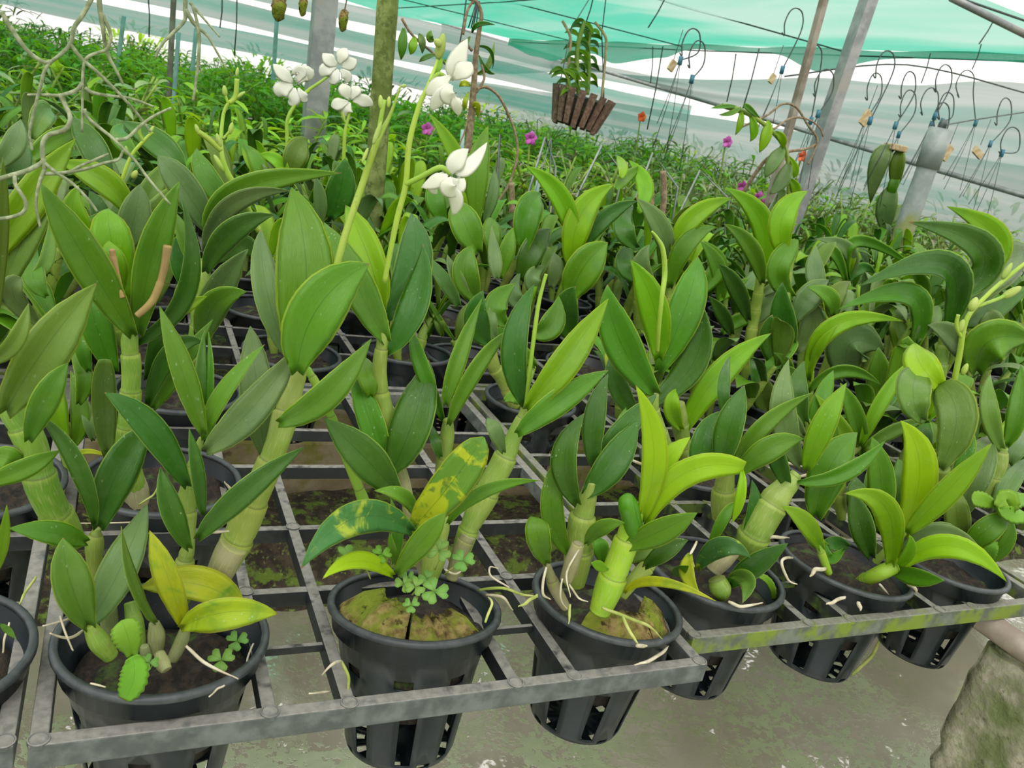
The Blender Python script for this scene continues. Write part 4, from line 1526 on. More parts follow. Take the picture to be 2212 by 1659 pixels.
g = G()
nx, ny = 150, 26
vs = []
for j in range(ny + 1):
    for i in range(nx + 1):
        x, y = -2.5 + 9 * i / nx, 1.27 + 1.7 * j / ny
        e = min(1, j / 2.0)
        z = .20 + e * (.10 + .05 * vnoise(x * 9, y * 9) + .025 * vnoise(x * 31, y * 31))
        vs.append(V((x, y + (.03 * vnoise(x * 12, 3) if j < 2 else 0), z)))
g.add(vs, [(j * (nx + 1) + i, j * (nx + 1) + i + 1, (j + 1) * (nx + 1) + i + 1, (j + 1) * (nx + 1) + i) for j in range(ny) for i in range(nx)])
props(obj('mossy_bank', g, MAT['moss']), kind='structure', label='dark soil bank with moss along the pond')
g = G()
for k in range(9):
    bevel_box(g, (-2.5 + k * 1.0, 1.63 + .004 * (k % 3), .25), (-2.5 + k * 1.0 + .996, 1.83, .455 - .002 * (k % 2)), .008)
props(obj('kerb_beam', g, MAT['beam'], smooth=False), kind='structure', label='stained concrete kerb behind the mossy bank')
g = G()
bevel_box(g, (.30, 1.90, .33), (.62, 2.12, .50), .02)
o = obj('plastic_tub', g, MAT['greentub'])
props(o, 'pale green plastic tub upside down behind the kerb', 'tub')


# ------------------------------------------------------------------ shade nets
def net_mat(name, bands, dens, nscale, vec, fold=.5, k=.6, pale=.6):
    """woven shade cloth; bands = colour stops along `vec` (a scaled coordinate), dens = how opaque the weave is"""
    s = M(name)
    c = s.coord('Object', vec)
    nz = s.noise(nscale, 3, c, .6)
    r = s.n('ShaderNodeValToRGB')
    cr = r.color_ramp
    while len(cr.elements) < len(bands):
        cr.elements.new(.5)
    for e, (p, col) in zip(cr.elements, bands):
        e.position, e.color = p, (*[q * k for q in col], 1)
    s.l(nz, r.inputs[0])
    fn = s.noise(2.2, 4, s.coord('Object', (.6, .25, 3)), .6, .4)
    col = s.mix(s.math('MULTIPLY', s.step(fn, .35, .7), fold), r.outputs[0], tuple(q * pale for q in (.84, .93, .90)))
    tl = s.n('ShaderNodeBsdfTranslucent')
    s.l(col, tl.inputs[0])
    df = s.n('ShaderNodeBsdfDiffuse')
    s.l(col, df.inputs[0])
    m1 = s.n('ShaderNodeMixShader')
    m1.inputs[0].default_value = .3
    s.l(tl.outputs[0], m1.inputs[1])
    s.l(df.outputs[0], m1.inputs[2])
    tr = s.n('ShaderNodeBsdfTransparent')
    m2 = s.n('ShaderNodeMixShader')
    wv = s.noise(140, 1, s.coord('Object', (1, 1, 1)))
    s.l(s.math('ADD', s.math('MULTIPLY', wv, .16), dens - .08), m2.inputs[0])
    s.l(tr.outputs[0], m2.inputs[1])
    s.l(m1.outputs[0], m2.inputs[2])
    s.l(m2.outputs[0], s.out.inputs[0])
    return s.m


def sheet(name, f, nu, nv, mat, label, kind='structure', parent=None):
    g = G()
    vs = [f(i / nu, j / nv) for j in range(nv + 1) for i in range(nu + 1)]
    g.add(vs, [(j * (nu + 1) + i, j * (nu + 1) + i + 1, (j + 1) * (nu + 1) + i + 1, (j + 1) * (nu + 1) + i) for j in range(nv) for i in range(nu)])
    o = obj(name, g, mat, parent)
    if label:
        props(o, label, kind=kind)
    return o


GREEN = (.01, .62, .38)
roofm = net_mat('green_shade_net', ((.0, GREEN), (.40, (.03, .66, .42)), (.52, (.10, .72, .52)), (.62, (.50, .86, .74)), (.78, (.10, .72, .5))), .94, 1.0, (.55, .10, .3), .22, .72)
whitem = net_mat('pale_grey_shade_net', ((.3, (.26, .62, .55)), (.42, (.52, .78, .73)), (.5, (.84, .92, .90)), (.57, (.36, .68, .62)), (.8, (.26, .64, .55))), .86, 1.0, (.05, .12, 3.2), .18)
tealm = net_mat('teal_shade_net', ((.3, (.05, .62, .47)), (.45, (.22, .74, .62)), (.58, (.75, .88, .85)), (.75, (.08, .60, .46))), .88, 1.0, (.06, .06, 5.0), .3)
greym = net_mat('grey_shade_net', ((.3, (.42, .46, .47)), (.6, (.6, .64, .64))), .8, 1.0, (.3, .1, 2), .2)


def roof_f(a, b):
    x, y = -5 + 10.35 * a, 3.4 + 9.6 * b
    bay = (y / 2.4) % 1
    return V((x, y, 2.20 - (.09 * sin(pi * bay) - .05 + .03 * sin(x * 2.1 + y)) * min(1, (1 - a) * 5) - .04 * a))


sheet('ceiling', roof_f, 60, 60, roofm, 'green shade net stretched overhead')
sheet('ceiling_fringe', lambda a, b: V((5.30 + .05 * sin(a * 37), 3.4 + 9.6 * a, 2.155 - (.05 + .24 * vnoise(a * 11, 5) ** 2.5) * b)), 90, 4, roofm, 'torn green net fringe hanging at the roof edge')


def side_f(a, b):
    u = 950 + 1500 * a
    top = atX(u, 152 + (u - 1000) * .028 + 5 * sin(a * 21), 6.3)
    bot = atX(u, 46 + (u - 950) * .2975, 6.3)
    p = top.lerp(bot, b)
    p.x += .05 * sin(b * 9 + a * 6) + .04 * sin(a * 30)
    return p


sheet('wall_right', side_f, 70, 16, whitem, 'pale grey shade net sagging along the right side')
sheet('wall_right_lower', lambda a, b: V((6.9 + .05 * sin(a * 40), 2.5 + 16 * a, 1.55 - (.85 + .03 * sin(a * 19)) * b)), 60, 8, whitem, 'lower pale net strip at the right side')


def end_f(z0, z1, k):
    return lambda a, b: V((-4 + 13 * a, 13.2 + k * .05 + .06 * sin(a * 23 + k), z1 + (z0 - z1) * b + .02 * sin(a * 17 + k * 2) - a * .0))


sheet('wall_back', end_f(1.17, 1.44, 0), 60, 6, tealm, 'teal net along the far end')
sheet('wall_back_upper', end_f(1.52, 1.80, 1), 60, 6, tealm, 'second teal net band along the far end')
sheet('wall_back_top', end_f(1.90, 2.12, 2), 60, 6, whitem, 'pale net band under the roof at the far end')
# wires that carry the nets
wg = [(V((-5, 3.4, 2.13)), V((5.3, 3.4, 2.13))), ] + [(V((-5, y, 2.14)), V((5.3, y, 2.13))) for y in (5.8, 8.2, 10.6)] + [(V((x, 3.4, 2.13)), V((x, 13, 2.13))) for x in (-2, .6, 3.2)] + [(V((5.32, 3.0, 2.12)), V((5.32, 13, 2.12)))]
for i, (a, b) in enumerate(wg):
    o = obj('net_wire', tube(G(), [a, (a + b) / 2 - V((0, 0, .02)), b], .006, 6), MAT['wire'])
    props(o, 'thin dark wire holding up the green roof net', 'wire', 'wires under the roof net')
o = obj('net_rail', tube(G(), [atX(900 + 1500 * t / 6, 34 + 1500 * t / 6 * .2965, 6.26) for t in range(7)], .022, 8), MAT['steel'])
props(o, 'long grey pipe along the bottom of the pale side net', 'pipe')
o = obj('roof_pipe', tube(G(), [atY(2055, -5, 3.0), atY(2250, 92, 2.9)], .016, 10), MAT['steel'])
props(o, 'grey pipe slanting across the top right corner under the green net', 'pipe')
o = obj('hanging_tie_wire', tube(G(), spline([atY(1690 + 5, 165, 3.2), atY(1960, 140, 3.2), atY(2212, 200, 3.2)], 6), .004, 6), MAT['wire'])
props(o, 'thin brown wire bowed across the white gap at right', 'wire')
o = obj('hanging_tie_wire', tube(G(), spline([atY(2042, 270, 2.62), atY(2110, 258, 2.8), atY(2230, 240, 3.0)], 6), .003, 6), MAT['wire'])
props(o, 'black wire running from the pvc post top to the right edge', 'wire')


# ------------------------------------------------------------------ posts
def post(name, u0, v0, u1, v1, Y, w_px, mat, label, cat, square=False, foot=0.125, cap=False):
    a, b = atY(u0, v0, Y), atY(u1, v1, Y)
    d = (b - a).normalized()
    b = b + d * ((foot - b.z) / d.z)
    r = px((a + b) / 2 * .5 + a * .5, w_px) / 2
    E_ = empty(name, b, label, cat)
    if square:                                            # a rolled C channel: web and two lips
        sx = d.cross(V((0, 1, 0))).normalized()
        fy = d.cross(sx)
        g = G()
        pr = [(-r, -r), (r, -r), (r, -r * .35), (r * .78, -r * .35), (r * .78, -r * .78), (-r * .78, -r * .78), (-r * .78, r * .6), (r * .78, r * .6), (r * .78, r * .2), (r, r * .2), (r, r), (-r, r)]
        vs = [p + sx * x + fy * y for p in (a, b) for x, y in pr]
        n = len(pr)
        g.add(vs, [(i, (i + 1) % n, n + (i + 1) % n, n + i) for i in range(n)] + [tuple(range(n - 1, -1, -1)), tuple(range(n, 2 * n))])
        obj('channel', g, MAT[mat], E_, smooth=False)
    else:
        k = 14
        g = tube(G(), [a.lerp(b, i / k) for i in range(k + 1)], [r * (1 + .02 * sin(i * 2.3)) for i in range(k + 1)], 18)
        obj('pole', g, MAT[mat], E_)
    if cap:
        c = a - d * r * .3
        obj('collar', tube(G(), [c, a + d * r * 3.6], r * 1.16, 20), MAT['pvc'], E_)
        obj('pin', tube(G(), [c, c - d * r * .5, c - d * r * .9], [r * .42, r * .42, r * .3], 10), MAT['wire'], E_)
    return E_


post('algae_pole', 842, -60, 800, 540, 1.92, 44, 'algae', 'round pole covered in green algae rising among the white flowers', 'pole')
post('steel_post', 708, -60, 682, 225, 4.0, 46, 'steel', 'grey steel channel post left of the algae-green pole', 'post', True)
post('steel_post', 1897, -60, 1690, 545, 3.1, 27, 'steel', 'slanting grey steel channel post at the right', 'post', True)
post('angle_bar', 1796, -60, 1712, 250, 2.95, 14, 'steelb', 'thin brown bar leaning beside the slanting steel post', 'bar', True)
post('pvc_post', 2031, 285, 1912, 610, 2.65, 42, 'pvc', 'grey pvc pipe post with a collar, mossy below', 'post', cap=True)
post('timber_post', 378, -60, 368, 140, 5.5, 12, 'steelb', 'thin beige post behind the silver air roots', 'post')
for u0, v0, u1, v1, Y, lb in ((268, 35, 258, 110, 6, 'left of the air roots'), (424, 62, 420, 105, 7, 'left of the beige post'), (598, 42, 592, 140, 7, 'right of the beige post'), (386, 70, 378, 180, 5, 'right next to the beige post'), (1165, 380, 1140, 520, 2.4, 'behind the hanging brown stems'), (1000, 280, 990, 420, 3.2, 'behind the white orchid flowers')):
    post('thin_stake', u0, v0, u1, v1, Y, 9, 'pvcb', 'pale blue plastic stake, ' + lb, 'stake')
# ------------------------------------------------------------------ hanging things
def hang(name, label, cat, at, group=None):
    return empty(name, at, label, cat, group)


def pxpath(s, Y):
    return pts_px(s.split(), Y)


def tangle(name, label, Y, lines, mat, part, cat='air roots'):
    P0 = atY(*nums(lines[0].split()[0])[:2], Y)
    E_ = hang(name, label, cat, P0)
    for ln in lines:
        P, R = pxpath(ln, Y)
        pts = spline(P, 6)
        rr = [.85 * (R[0] + (R[-1] - R[0]) * i / (len(pts) - 1)) for i in range(len(pts))]
        obj(part, tube(G(), pts, rr, 8), MAT[mat], E_)
    return E_


tangle('hanging_air_roots', 'tangle of silver grey air roots dangling at the upper left corner', .78, (
    '212,-30,0,6 180,30,0,6 160,60,0,6 152,95,0,6 128,120,0,6 100,145,0,6 85,195,0,5 70,255,0,5 64,290,0,5 70,325,0,3',
    '152,95,0,5 175,125,0,5 215,160,0,5 260,205,0,5 300,250,.01,4 325,285,.01,3',
    '212,-30,.0,7 216,20,0,6 222,60,.0,5 232,115,.01,5 250,150,.01,4 266,182,.01,3',
    '216,20,0,5 238,70,0,5 236,95,0,5 228,108,0,5 195,120,0,5 182,135,0,6 178,180,0,7 178,230,0,5 177,285,0,3',
    '178,180,0,6 165,195,0,5 130,206,0,5 100,205,0,5 60,205,.01,3',
    '130,206,0,6 140,225,0,6 152,255,-.01,6 140,280,-.01,6 105,292,-.01,6 92,312,-.01,7 94,350,-.01,7 96,365,-.01,6',
    '94,350,-.01,6 60,368,-.01,6 20,380,-.01,6 -30,395,-.01,6',
    '32,378,-.01,5 34,400,-.015,5 55,435,-.02,5 50,458,-.02,5 20,470,-.02,5 -30,475,-.02,5',
    '96,352,-.01,5 120,372,-.012,5 155,395,-.015,4 190,430,-.02,4 210,457,-.02,3',
    '96,365,-.01,5 85,395,-.015,4 78,440,-.015,4 87,492,-.015,3',
    '96,375,-.01,5 130,374,-.012,5 180,366,-.012,4 225,352,-.012,4 255,345,-.012,4 266,325,-.012,3',
    '145,375,-.012,4 175,358,-.012,4 205,345,-.012,4 235,332,-.012,3',
    '182,235,0,5 190,255,0,6 220,280,0,6 245,300,-.005,6 290,345,-.01,5 320,385,-.015,4 368,442,-.02,3',
    '250,302,-.005,5 275,298,-.005,5 300,275,-.005,5 330,252,-.005,5 370,233,-.005,3',
    '184,190,0,5 200,200,0,5 235,207,.01,4 280,212,.01,4 333,231,.01,3',
    '3,25,0,6 30,70,0,6 60,110,0,5 90,132,0,5 108,134,0,5',
), 'roots', 'root')
tangle('hanging_air_roots', 'small spray of silver air roots hanging in front of the beige post', .86, (
    '400,-30,0,6 400,20,0,6 398,45,0,5 370,75,0,5 350,95,0,4 336,123,0,3',
    '400,20,0,6 415,45,0,5 428,65,0,5 430,110,0,5 424,170,0,4 417,218,0,3',
    '428,60,0,4 450,80,0,4 470,115,0,3 490,150,0,2',
    '410,5,0,4 440,40,0,3 475,80,0,2',
    '416,12,0,4 424,40,0,4 428,62,0,4',
), 'roots', 'root')
tangle('dried_vine', 'bare brown vine arching behind the hanging leafy vine at right', 2.35, (
    '1600,275,0,3 1655,250,0,4 1690,225,0,4 1720,232,0,4 1745,270,0,4 1765,300,0,4 1758,330,0,4 1745,355,0,3',
    '1670,280,0,3 1710,255,0,4 1745,258,0,4 1770,275,0,3 1778,295,0,2', '1600,425,.1,5 1650,350,.05,4 1690,330,0,3 1740,322,0,3 1762,312,0,3'), 'bark', 'stem', 'vine')
E_ = tangle('hanging_orchid', 'withered orchid hanging on wires with a bare stem arching right, by the green pole', 2.15, (
    '1010,330,0,12 1018,250,0,9 1024,180,0,8 1028,120,0,7 1036,60,0,5 1040,30,0,4 1030,5,0,3 1012,-2,0,3',
    '1030,192,0,4 1050,188,0,5 1075,205,0,5 1095,240,0,6 1112,285,0,6 1118,330,0,6 1105,385,0,5 1080,430,0,4 1062,445,0,3',
    '1000,75,0,4 1008,30,0,4 1018,8,0,3 1035,-5,0,3', '1020,110,0,4 1000,90,0,3 985,110,0,3', '1028,200,0,4 1046,170,0,3 1040,140,0,3', '1018,220,0,3 1005,280,0,3 985,330,0,2'), 'bark', 'stem', 'orchid')
for ln in ('d 1020 70 1035 52 1070 54 12 0 0 10 l', 'd 1015 80 1005 110 1008 160 12 0 0 10 l', 'q 1030 160 1055 140 1068 90 14 .05 0 10 l', 'd 1035 120 1050 150 1070 160 10 .05 0 10 l', 'd 1030 100 1060 110 1064 150 9 .03 0 20 l', 'z 1015 185 1002 180 992 188 14 0 0 10 o', 'z 1012 200 1005 220 1002 240 12 0 0 10 o', 'z 1022 235 1030 228 1032 255 18 0 0 10 o'):
    w = ln.split()
    x = [float(t) for t in w[1:11]]
    P = curve3(atY(x[0], x[1], 2.15 + x[7]), atY(x[2], x[3], 2.13 + x[7]), atY(x[4], x[5], 2.15 + x[7]), 9)
    obj('leaf', leaf(G(), P, px(P[4], x[6]), roll=radians(x[9]), kind='l'), MAT[w[0]], E_)
for a in ('1018,60,0,1 1032,2,0,1', '1022,60,0,1 1034,2,0,1', '1028,60,0,1 1036,2,0,1', '1012,60,0,1 1030,2,0,1'):
    P, R = pxpath(a, 2.15)
    obj('hanging_wire', tube(G(), P, .0018, 5), MAT['wire'], E_)

# leafy vine at the right, and the orchids mounted on boards
E_ = hang('hanging_vine', 'vine with pairs of hanging oval leaves, right of the middle', 'vine', atY(1640, 250, 2.3))
P, R = pxpath('1560,228,0,4 1600,238,0,5 1650,268,0,6 1690,310,0,6 1702,350,0,6 1704,430,0,5', 2.3)
obj('stem', tube(G(), spline(P, 6), [R[1]] * 31, 8), MAT['cane'], E_)
for k, u0, v0, um, vm, ut, vt, w_ in (('b', 1600, 240, 1600, 265, 1588, 292, 16), ('b', 1620, 250, 1630, 280, 1620, 306, 20), ('b', 1660, 262, 1655, 295, 1640, 330, 26), ('m', 1600, 232, 1580, 244, 1552, 248, 12), ('m', 1590, 230, 1565, 230, 1534, 234, 10),
                                     ('g', 1692, 318, 1672, 350, 1652, 384, 34), ('g', 1704, 350, 1690, 390, 1662, 420, 34), ('b', 1704, 338, 1718, 365, 1712, 385, 18), ('b', 1703, 385, 1720, 410, 1708, 440, 24), ('m', 1640, 255, 1615, 232, 1606, 228, 14), ('b', 1675, 285, 1690, 300, 1690, 322, 20)):
    P = curve3(atY(u0, v0, 2.3), atY(um, vm, 2.28), atY(ut, vt, 2.29), 9)
    obj('leaf', leaf(G(), P, px(P[4], w_), roll=.2, kind='o'), MAT[k], E_)
E_ = hang('hanging_twig', 'leafy twig hanging right of the algae-green pole behind the white flower', 'twig', atY(880, 60, 2.3))
P, R = pxpath('868,40,0,3 890,75,0,3 930,110,0,3 965,140,0,2', 2.3)
obj('stem', tube(G(), spline(P, 5), R[0], 6), MAT['bark'], E_)
for k, u0, v0, um, vm, ut, vt, w_ in (('m', 872, 62, 870, 95, 866, 130, 22), ('b', 895, 80, 892, 100, 886, 118, 20), ('g', 905, 75, 912, 90, 912, 116, 18), ('b', 960, 130, 975, 148, 976, 165, 18), ('b', 955, 128, 945, 150, 940, 172, 16), ('d', 940, 118, 920, 124, 905, 134, 12), ('m', 936, 88, 928, 80, 932, 66, 18)):
    P = curve3(atY(u0, v0, 2.3), atY(um, vm, 2.28), atY(ut, vt, 2.29), 9)
    obj('leaf', leaf(G(), P, px(P[4], w_), roll=.2, kind='o'), MAT[k], E_)
E_ = hang('mounted_orchid', 'grey-green orchid hanging from a pale wooden block, left of the pvc post', 'orchid', atY(1935, 316, 2.9))
g = G()
bevel_box(g, atY(1935, 318, 2.9) - V((.045, .03, .014)), atY(1935, 318, 2.9) + V((.045, .03, .012)), .004)
obj('wooden_block', g, MAT['dry'], E_, smooth=False)
for k, u0, v0, um, vm, ut, vt, w_ in (('g', 1925, 322, 1900, 350, 1880, 440, 44), ('q', 1945, 322, 1938, 360, 1930, 420, 34), ('g', 1930, 400, 1915, 450, 1912, 510, 46), ('g', 1905, 440, 1925, 470, 1950, 440, 30), ('m', 1935, 380, 1930, 400, 1918, 430, 24)):
    P = curve3(atY(u0, v0, 2.9), atY(um, vm, 2.88), atY(ut, vt, 2.9), 9)
    obj('leaf', leaf(G(), P, px(P[4], w_), roll=.2, kind='o'), MAT[k], E_)

# wooden slat basket
bc = atY(1251, 238, 4.1)
E_ = hang('hanging_basket', 'wooden slat basket hanging in the middle with leafy orchid stems', 'basket', bc - V((0, 0, .09)))
n = 18
tilt = Matrix.Rotation(radians(7), 3, 'Y')
for k in range(n):
    a = 2 * pi * k / n
    top, bot = V((cos(a) * .165, sin(a) * .165, .085)), V((cos(a) * .118, sin(a) * .118, -.085 - .012 * (k % 3 == 0)))
    q = V((-sin(a), cos(a), 0))
    g = G()
    r_ = V((cos(a), sin(a), 0))
    vs = [bc + tilt @ (p + q * x + r_ * y) for p, hw in ((top, .0185), (bot, .0135)) for x, y in ((-hw, -.006), (hw, -.006), (hw, .006), (-hw, .006))]
    g.add(vs, [(0, 1, 2, 3), (7, 6, 5, 4)] + [(i, 4 + i, 4 + (i + 1) % 4, (i + 1) % 4) for i in range(4)])
    obj('slat', g, MAT['slat'], E_, smooth=False)
obj('basket_rim', tube(G(), [bc + tilt @ V((cos(2 * pi * k / 24) * .15, sin(2 * pi * k / 24) * .15, .055)) for k in range(25)], .006, 6), MAT['wire'], E_)
obj('bark_filling', lathe(G(), bc, ((.01, .07), (.08, .066), (.145, .045), (.125, -.03), (.10, -.08)), 20), MAT['soil'], E_)
obj('hanging_wire', tube(G(), [bc + V((.13, 0, .08)), atY(1300, 72, 4.1), atY(1312, -30, 4.1)], .003, 5), MAT['wire'], E_)
obj('hanging_wire', tube(G(), [bc + V((-.14, 0, .08)), atY(1235, 60, 4.1), atY(1290, -30, 4.1)], .003, 5), MAT['wireg'], E_)
for si, pth in enumerate(('1250,205,0,5 1246,150,0,5 1248,100,0,4 1262,45,0,3', '1268,205,.05,5 1272,150,.05,5 1270,100,.05,4 1275,65,.05,3', '1235,205,-.05,4 1225,165,-.05,4 1215,150,-.05,3')):
    P, R = pxpath(pth, 4.1)
    pts = spline(P, 6)
    st = obj('stem', tube(G(), pts, R[0], 6), MAT['cane'], E_)
    for j in range(2, len(pts)):
        p = pts[j]
        sg = 1 if j % 2 else -1
        e = p + V((sg * .07, rnd.uniform(-.04, .04), -.035 + rnd.uniform(-.01, .04)))
        P2 = curve3(p, p.lerp(e, .55) + V((0, 0, .018)), e, 6)
        obj('leaf', leaf(G(), P2, .026, roll=rnd.uniform(-.6, .6), kind='l'), MAT['mdb'[j % 3]], st)
P, R = pxpath('1222,210,0,2 1230,120,0,3 1232,80,0,3 1215,45,0,2', 4.1)
obj('dry_stem', tube(G(), spline(P, 5), R[1], 6), MAT['dry'], E_)
P, R = pxpath('1300,210,0,2 1308,120,0,3 1308,80,0,3 1285,48,0,2', 4.1)
obj('dry_stem', tube(G(), spline(P, 5), R[1], 6), MAT['dry'], E_)

# seed pods hanging by the steel post
for lb, u, v, h, w_ in (('larger dry mossy pod hanging at the top, left of the steel post', 603, 18, 52, 34), ('small dry brown pod hanging next to the steel post', 655, 12, 44, 20), ('dry brown pod on the right side of the steel post', 742, 45, 44, 22)):
    c = atY(u, v, 2.6)
    E_ = hang('hanging_pod', lb, 'seed pod', c)
    r = px(c, w_) / 2
    h_ = px(c, h) / 2
    g = lathe(G(), c, [(r * a * (1 + .15 * sin(b * 9)), h_ * b) for a, b in ((.1, -1), (.5, -.7), (.8, -.3), (1, .1), (.9, .5), (.5, .85), (.15, 1))], 12)
    for i in range(len(g.v)):
        g.v[i] = g.v[i] + V((.25 * r * sin(i * 1.7), .2 * r * cos(i * 2.9), .1 * r * sin(i)))
    obj('pod', g, MAT['husk'], E_)
    obj('string', tube(G(), [c + V((0, 0, h_)), c + V((.01, 0, h_ + .14))], .002, 5), MAT['bark'], E_)

# hooks and the wires below them
HOOKS = ((1722, 18, 1690, 150, 'h'), (1500, 62, 1470, 130, 'h'), (1512, 88, 1495, 170, 'h'), (1765, 98, 1752, 260, 'h'), (1920, 110, 1880, 260, 'h'), (1895, 158, 1870, 258, 'h'), (1968, 155, 1935, 270, 'h'), (2045, 140, 2020, 250, 'h'), (2092, 152, 2108, 265, 'h'), (1968, 195, 1942, 290, 'h'),
         (2050, 200, 2035, 262, 'h'), (2040, 222, 2030, 310, 'h'), (2175, 212, 2140, 310, 'h'), (2190, 275, 2165, 330, 'h'), (2015, 190, 2012, 268, 'h'), (1788, 150, 1768, 245, 'h'))
ORD = 'first second third fourth fifth sixth seventh eighth ninth tenth eleventh twelfth thirteenth fourteenth fifteenth sixteenth'.split()
for i, (u, v, uf, vf, _) in enumerate(sorted(HOOKS, key=lambda t: t[0])):
    Y = 2.7 + .5 * hsh(u, v)
    E_ = hang('hanging_hook', 'bent wire plant hook, %s from the left among the hooks at right' % ORD[i], 'hook', atY(u, v, Y))
    w_ = 20 + 8 * hsh(v, u)
    lean = (uf - u) * .3
    P, R = pts_px(['%f,%f,0,1' % t for t in ((u - w_ + lean * .6, v + 52), (u - w_ + lean * .5 + 4, v + 58), (u - w_ * 1.0, v + 32), (u - w_ * .55, v + 6), (u, v), (u + w_ * .45, v + 14), (u + w_ * .35 + lean * .2, v + 52), (uf, vf))], Y)
    obj('hook', tube(G(), spline(P, 6), .0027, 6), MAT['wire'], E_)
    f = atY(uf, vf, Y)
    obj('clip', tube(G(), [f + V((0, 0, .014)), f - V((0, 0, .018))], .009, 8), MAT['plug'], E_)
    for k in range(3):
        e = f + V(((k - 1) * .05 + rnd.uniform(-.02, .02), (k % 2) * .06, -.24 - .1 * rnd.random()))
        obj('wire', tube(G(), [f, f.lerp(e, .5) + V((.004, 0, 0)), e], .0014, 5), MAT['wire'], E_)
for lb, u, v, rx in (('pale wood plaque hanging under the hooks left of the pvc post', 1870, 255, 10), ('pale wooden tag hanging right of the pvc post', 2045, 330, 10), ('flat pale wood disc hanging at the right under the hooks', 2112, 330, 16), ('small wooden tag beside a hook at the white gap', 1668, 170, 6), ('small brown tag by the basket', 1452, 142, 7)):
    c = atY(u, v, 2.95)
    E_ = hang('hanging_tag', lb, 'tag', c)
    r = px(c, rx)
    g = G()
    rot = Matrix.Rotation(.4, 3, 'Y')
    box(g, c, (r, .006, r * (1.6 if rx < 12 else .45)), rot)
    obj('board', g, MAT['dry'], E_, smooth=False)
    obj('string', tube(G(), [c + V((0, 0, r)), c + V((.01, 0, r + .12))], .0015, 5), MAT['wire'], E_)
# strings from the roof
for i, (u0, v0, u1, v1, Y) in enumerate(((1008, -10, 990, 110, 4), (1285, -20, 1262, 60, 4.2), (1410, 100, 1405, 180, 5), (1590, 116, 1570, 220, 4), (1640, 105, 1600, 250, 3.5), (1432, 100, 1398, 280, 4), (1440, -10, 1400, 60, 4), (2150, 38, 2115, 95, 3.5), (480, -10, 475, 60, 5), (512, -10, 506, 120, 5), (320, -10, 322, 80, 5), (2120, 95, 2100, 150, 4), (2010, 115, 1990, 180, 4))):
    o = obj('hanging_string', tube(G(), [atY(u0, v0, Y), atY((u0 + u1) / 2 + 2, (v0 + v1) / 2, Y), atY(u1, v1, Y)], .0035, 5), MAT['wire'])
    props(o, 'thin dark string hanging under the shade nets', 'string', 'strings under the nets')

# bent wire plant frames standing among the orchids
FR = (('1090,400,0,3 1080,290,0,3 1072,500,0,3', 'bent grey wire frame beside the arching brown stem'), ('1120,460,0,3 1178,296,0,3 1200,362,0,3 1200,480,0,3', 'peaked wire frame left of the long bright blade'), ('1225,352,0,3 1300,314,0,3 1345,372,0,3 1330,440,0,3', 'peaked wire frame above the oval leaf'),
      ('1370,352,0,3 1410,330,0,3 1464,405,0,3 1448,520,0,3', 'peaked wire frame behind the two arched blades'), ('1450,420,0,3 1512,368,0,3 1575,430,0,3 1562,560,0,3', 'tallest peaked wire frame, left of the bright curved blade'), ('1630,440,0,3 1680,414,0,3 1705,448,0,3', 'small wire frame by the hanging vine'), ('1200,480,0,3 1190,300,0,3 1155,360,0,3', 'wire leg standing left of the peaked frames'))
for pth, lb in FR:
    P, R = pxpath(pth, 2.35)
    P[0].z = min(P[0].z, .78)
    P[-1].z = min(P[-1].z, .80)
    o = obj('wire_frame', tube(G(), P, .0035, 6), MAT['wireg'])
    props(o, lb, 'wire frame')
for u0, v0, u1, v1, lb in ((1405, 420, 1398, 500, 'brown dead cane left of the tallest wire frame'), (1432, 395, 1428, 470, 'second brown dead cane, behind the wire frames'), (1104, 420, 1102, 560, 'scaly brown cane rising behind the round leaves')):
    P, R = pxpath('%d,%d,0,6 %d,%d,0,7 %d,%d,0,7' % (u0, v0 - 25, u0 + 2, v0 + 20, u1, v1), 2.1)
    P.append(V((P[-1].x, P[-1].y, .72)))
    o = obj('dead_cane', tube(G(), spline(P, 6), R[1], 8), MAT['bark'])
    props(o, lb, 'dead cane')

# ------------------------------------------------------------------ orchids in the rows behind, copied from a few different ones
def side_up(up, tw):
    def f(p, T):
        S = T.cross(up)
        if S.length < .05:
            S = T.cross(V((0, 1, 0)))
        S.normalize()
        N = S.cross(T)
        return S, N
    return f


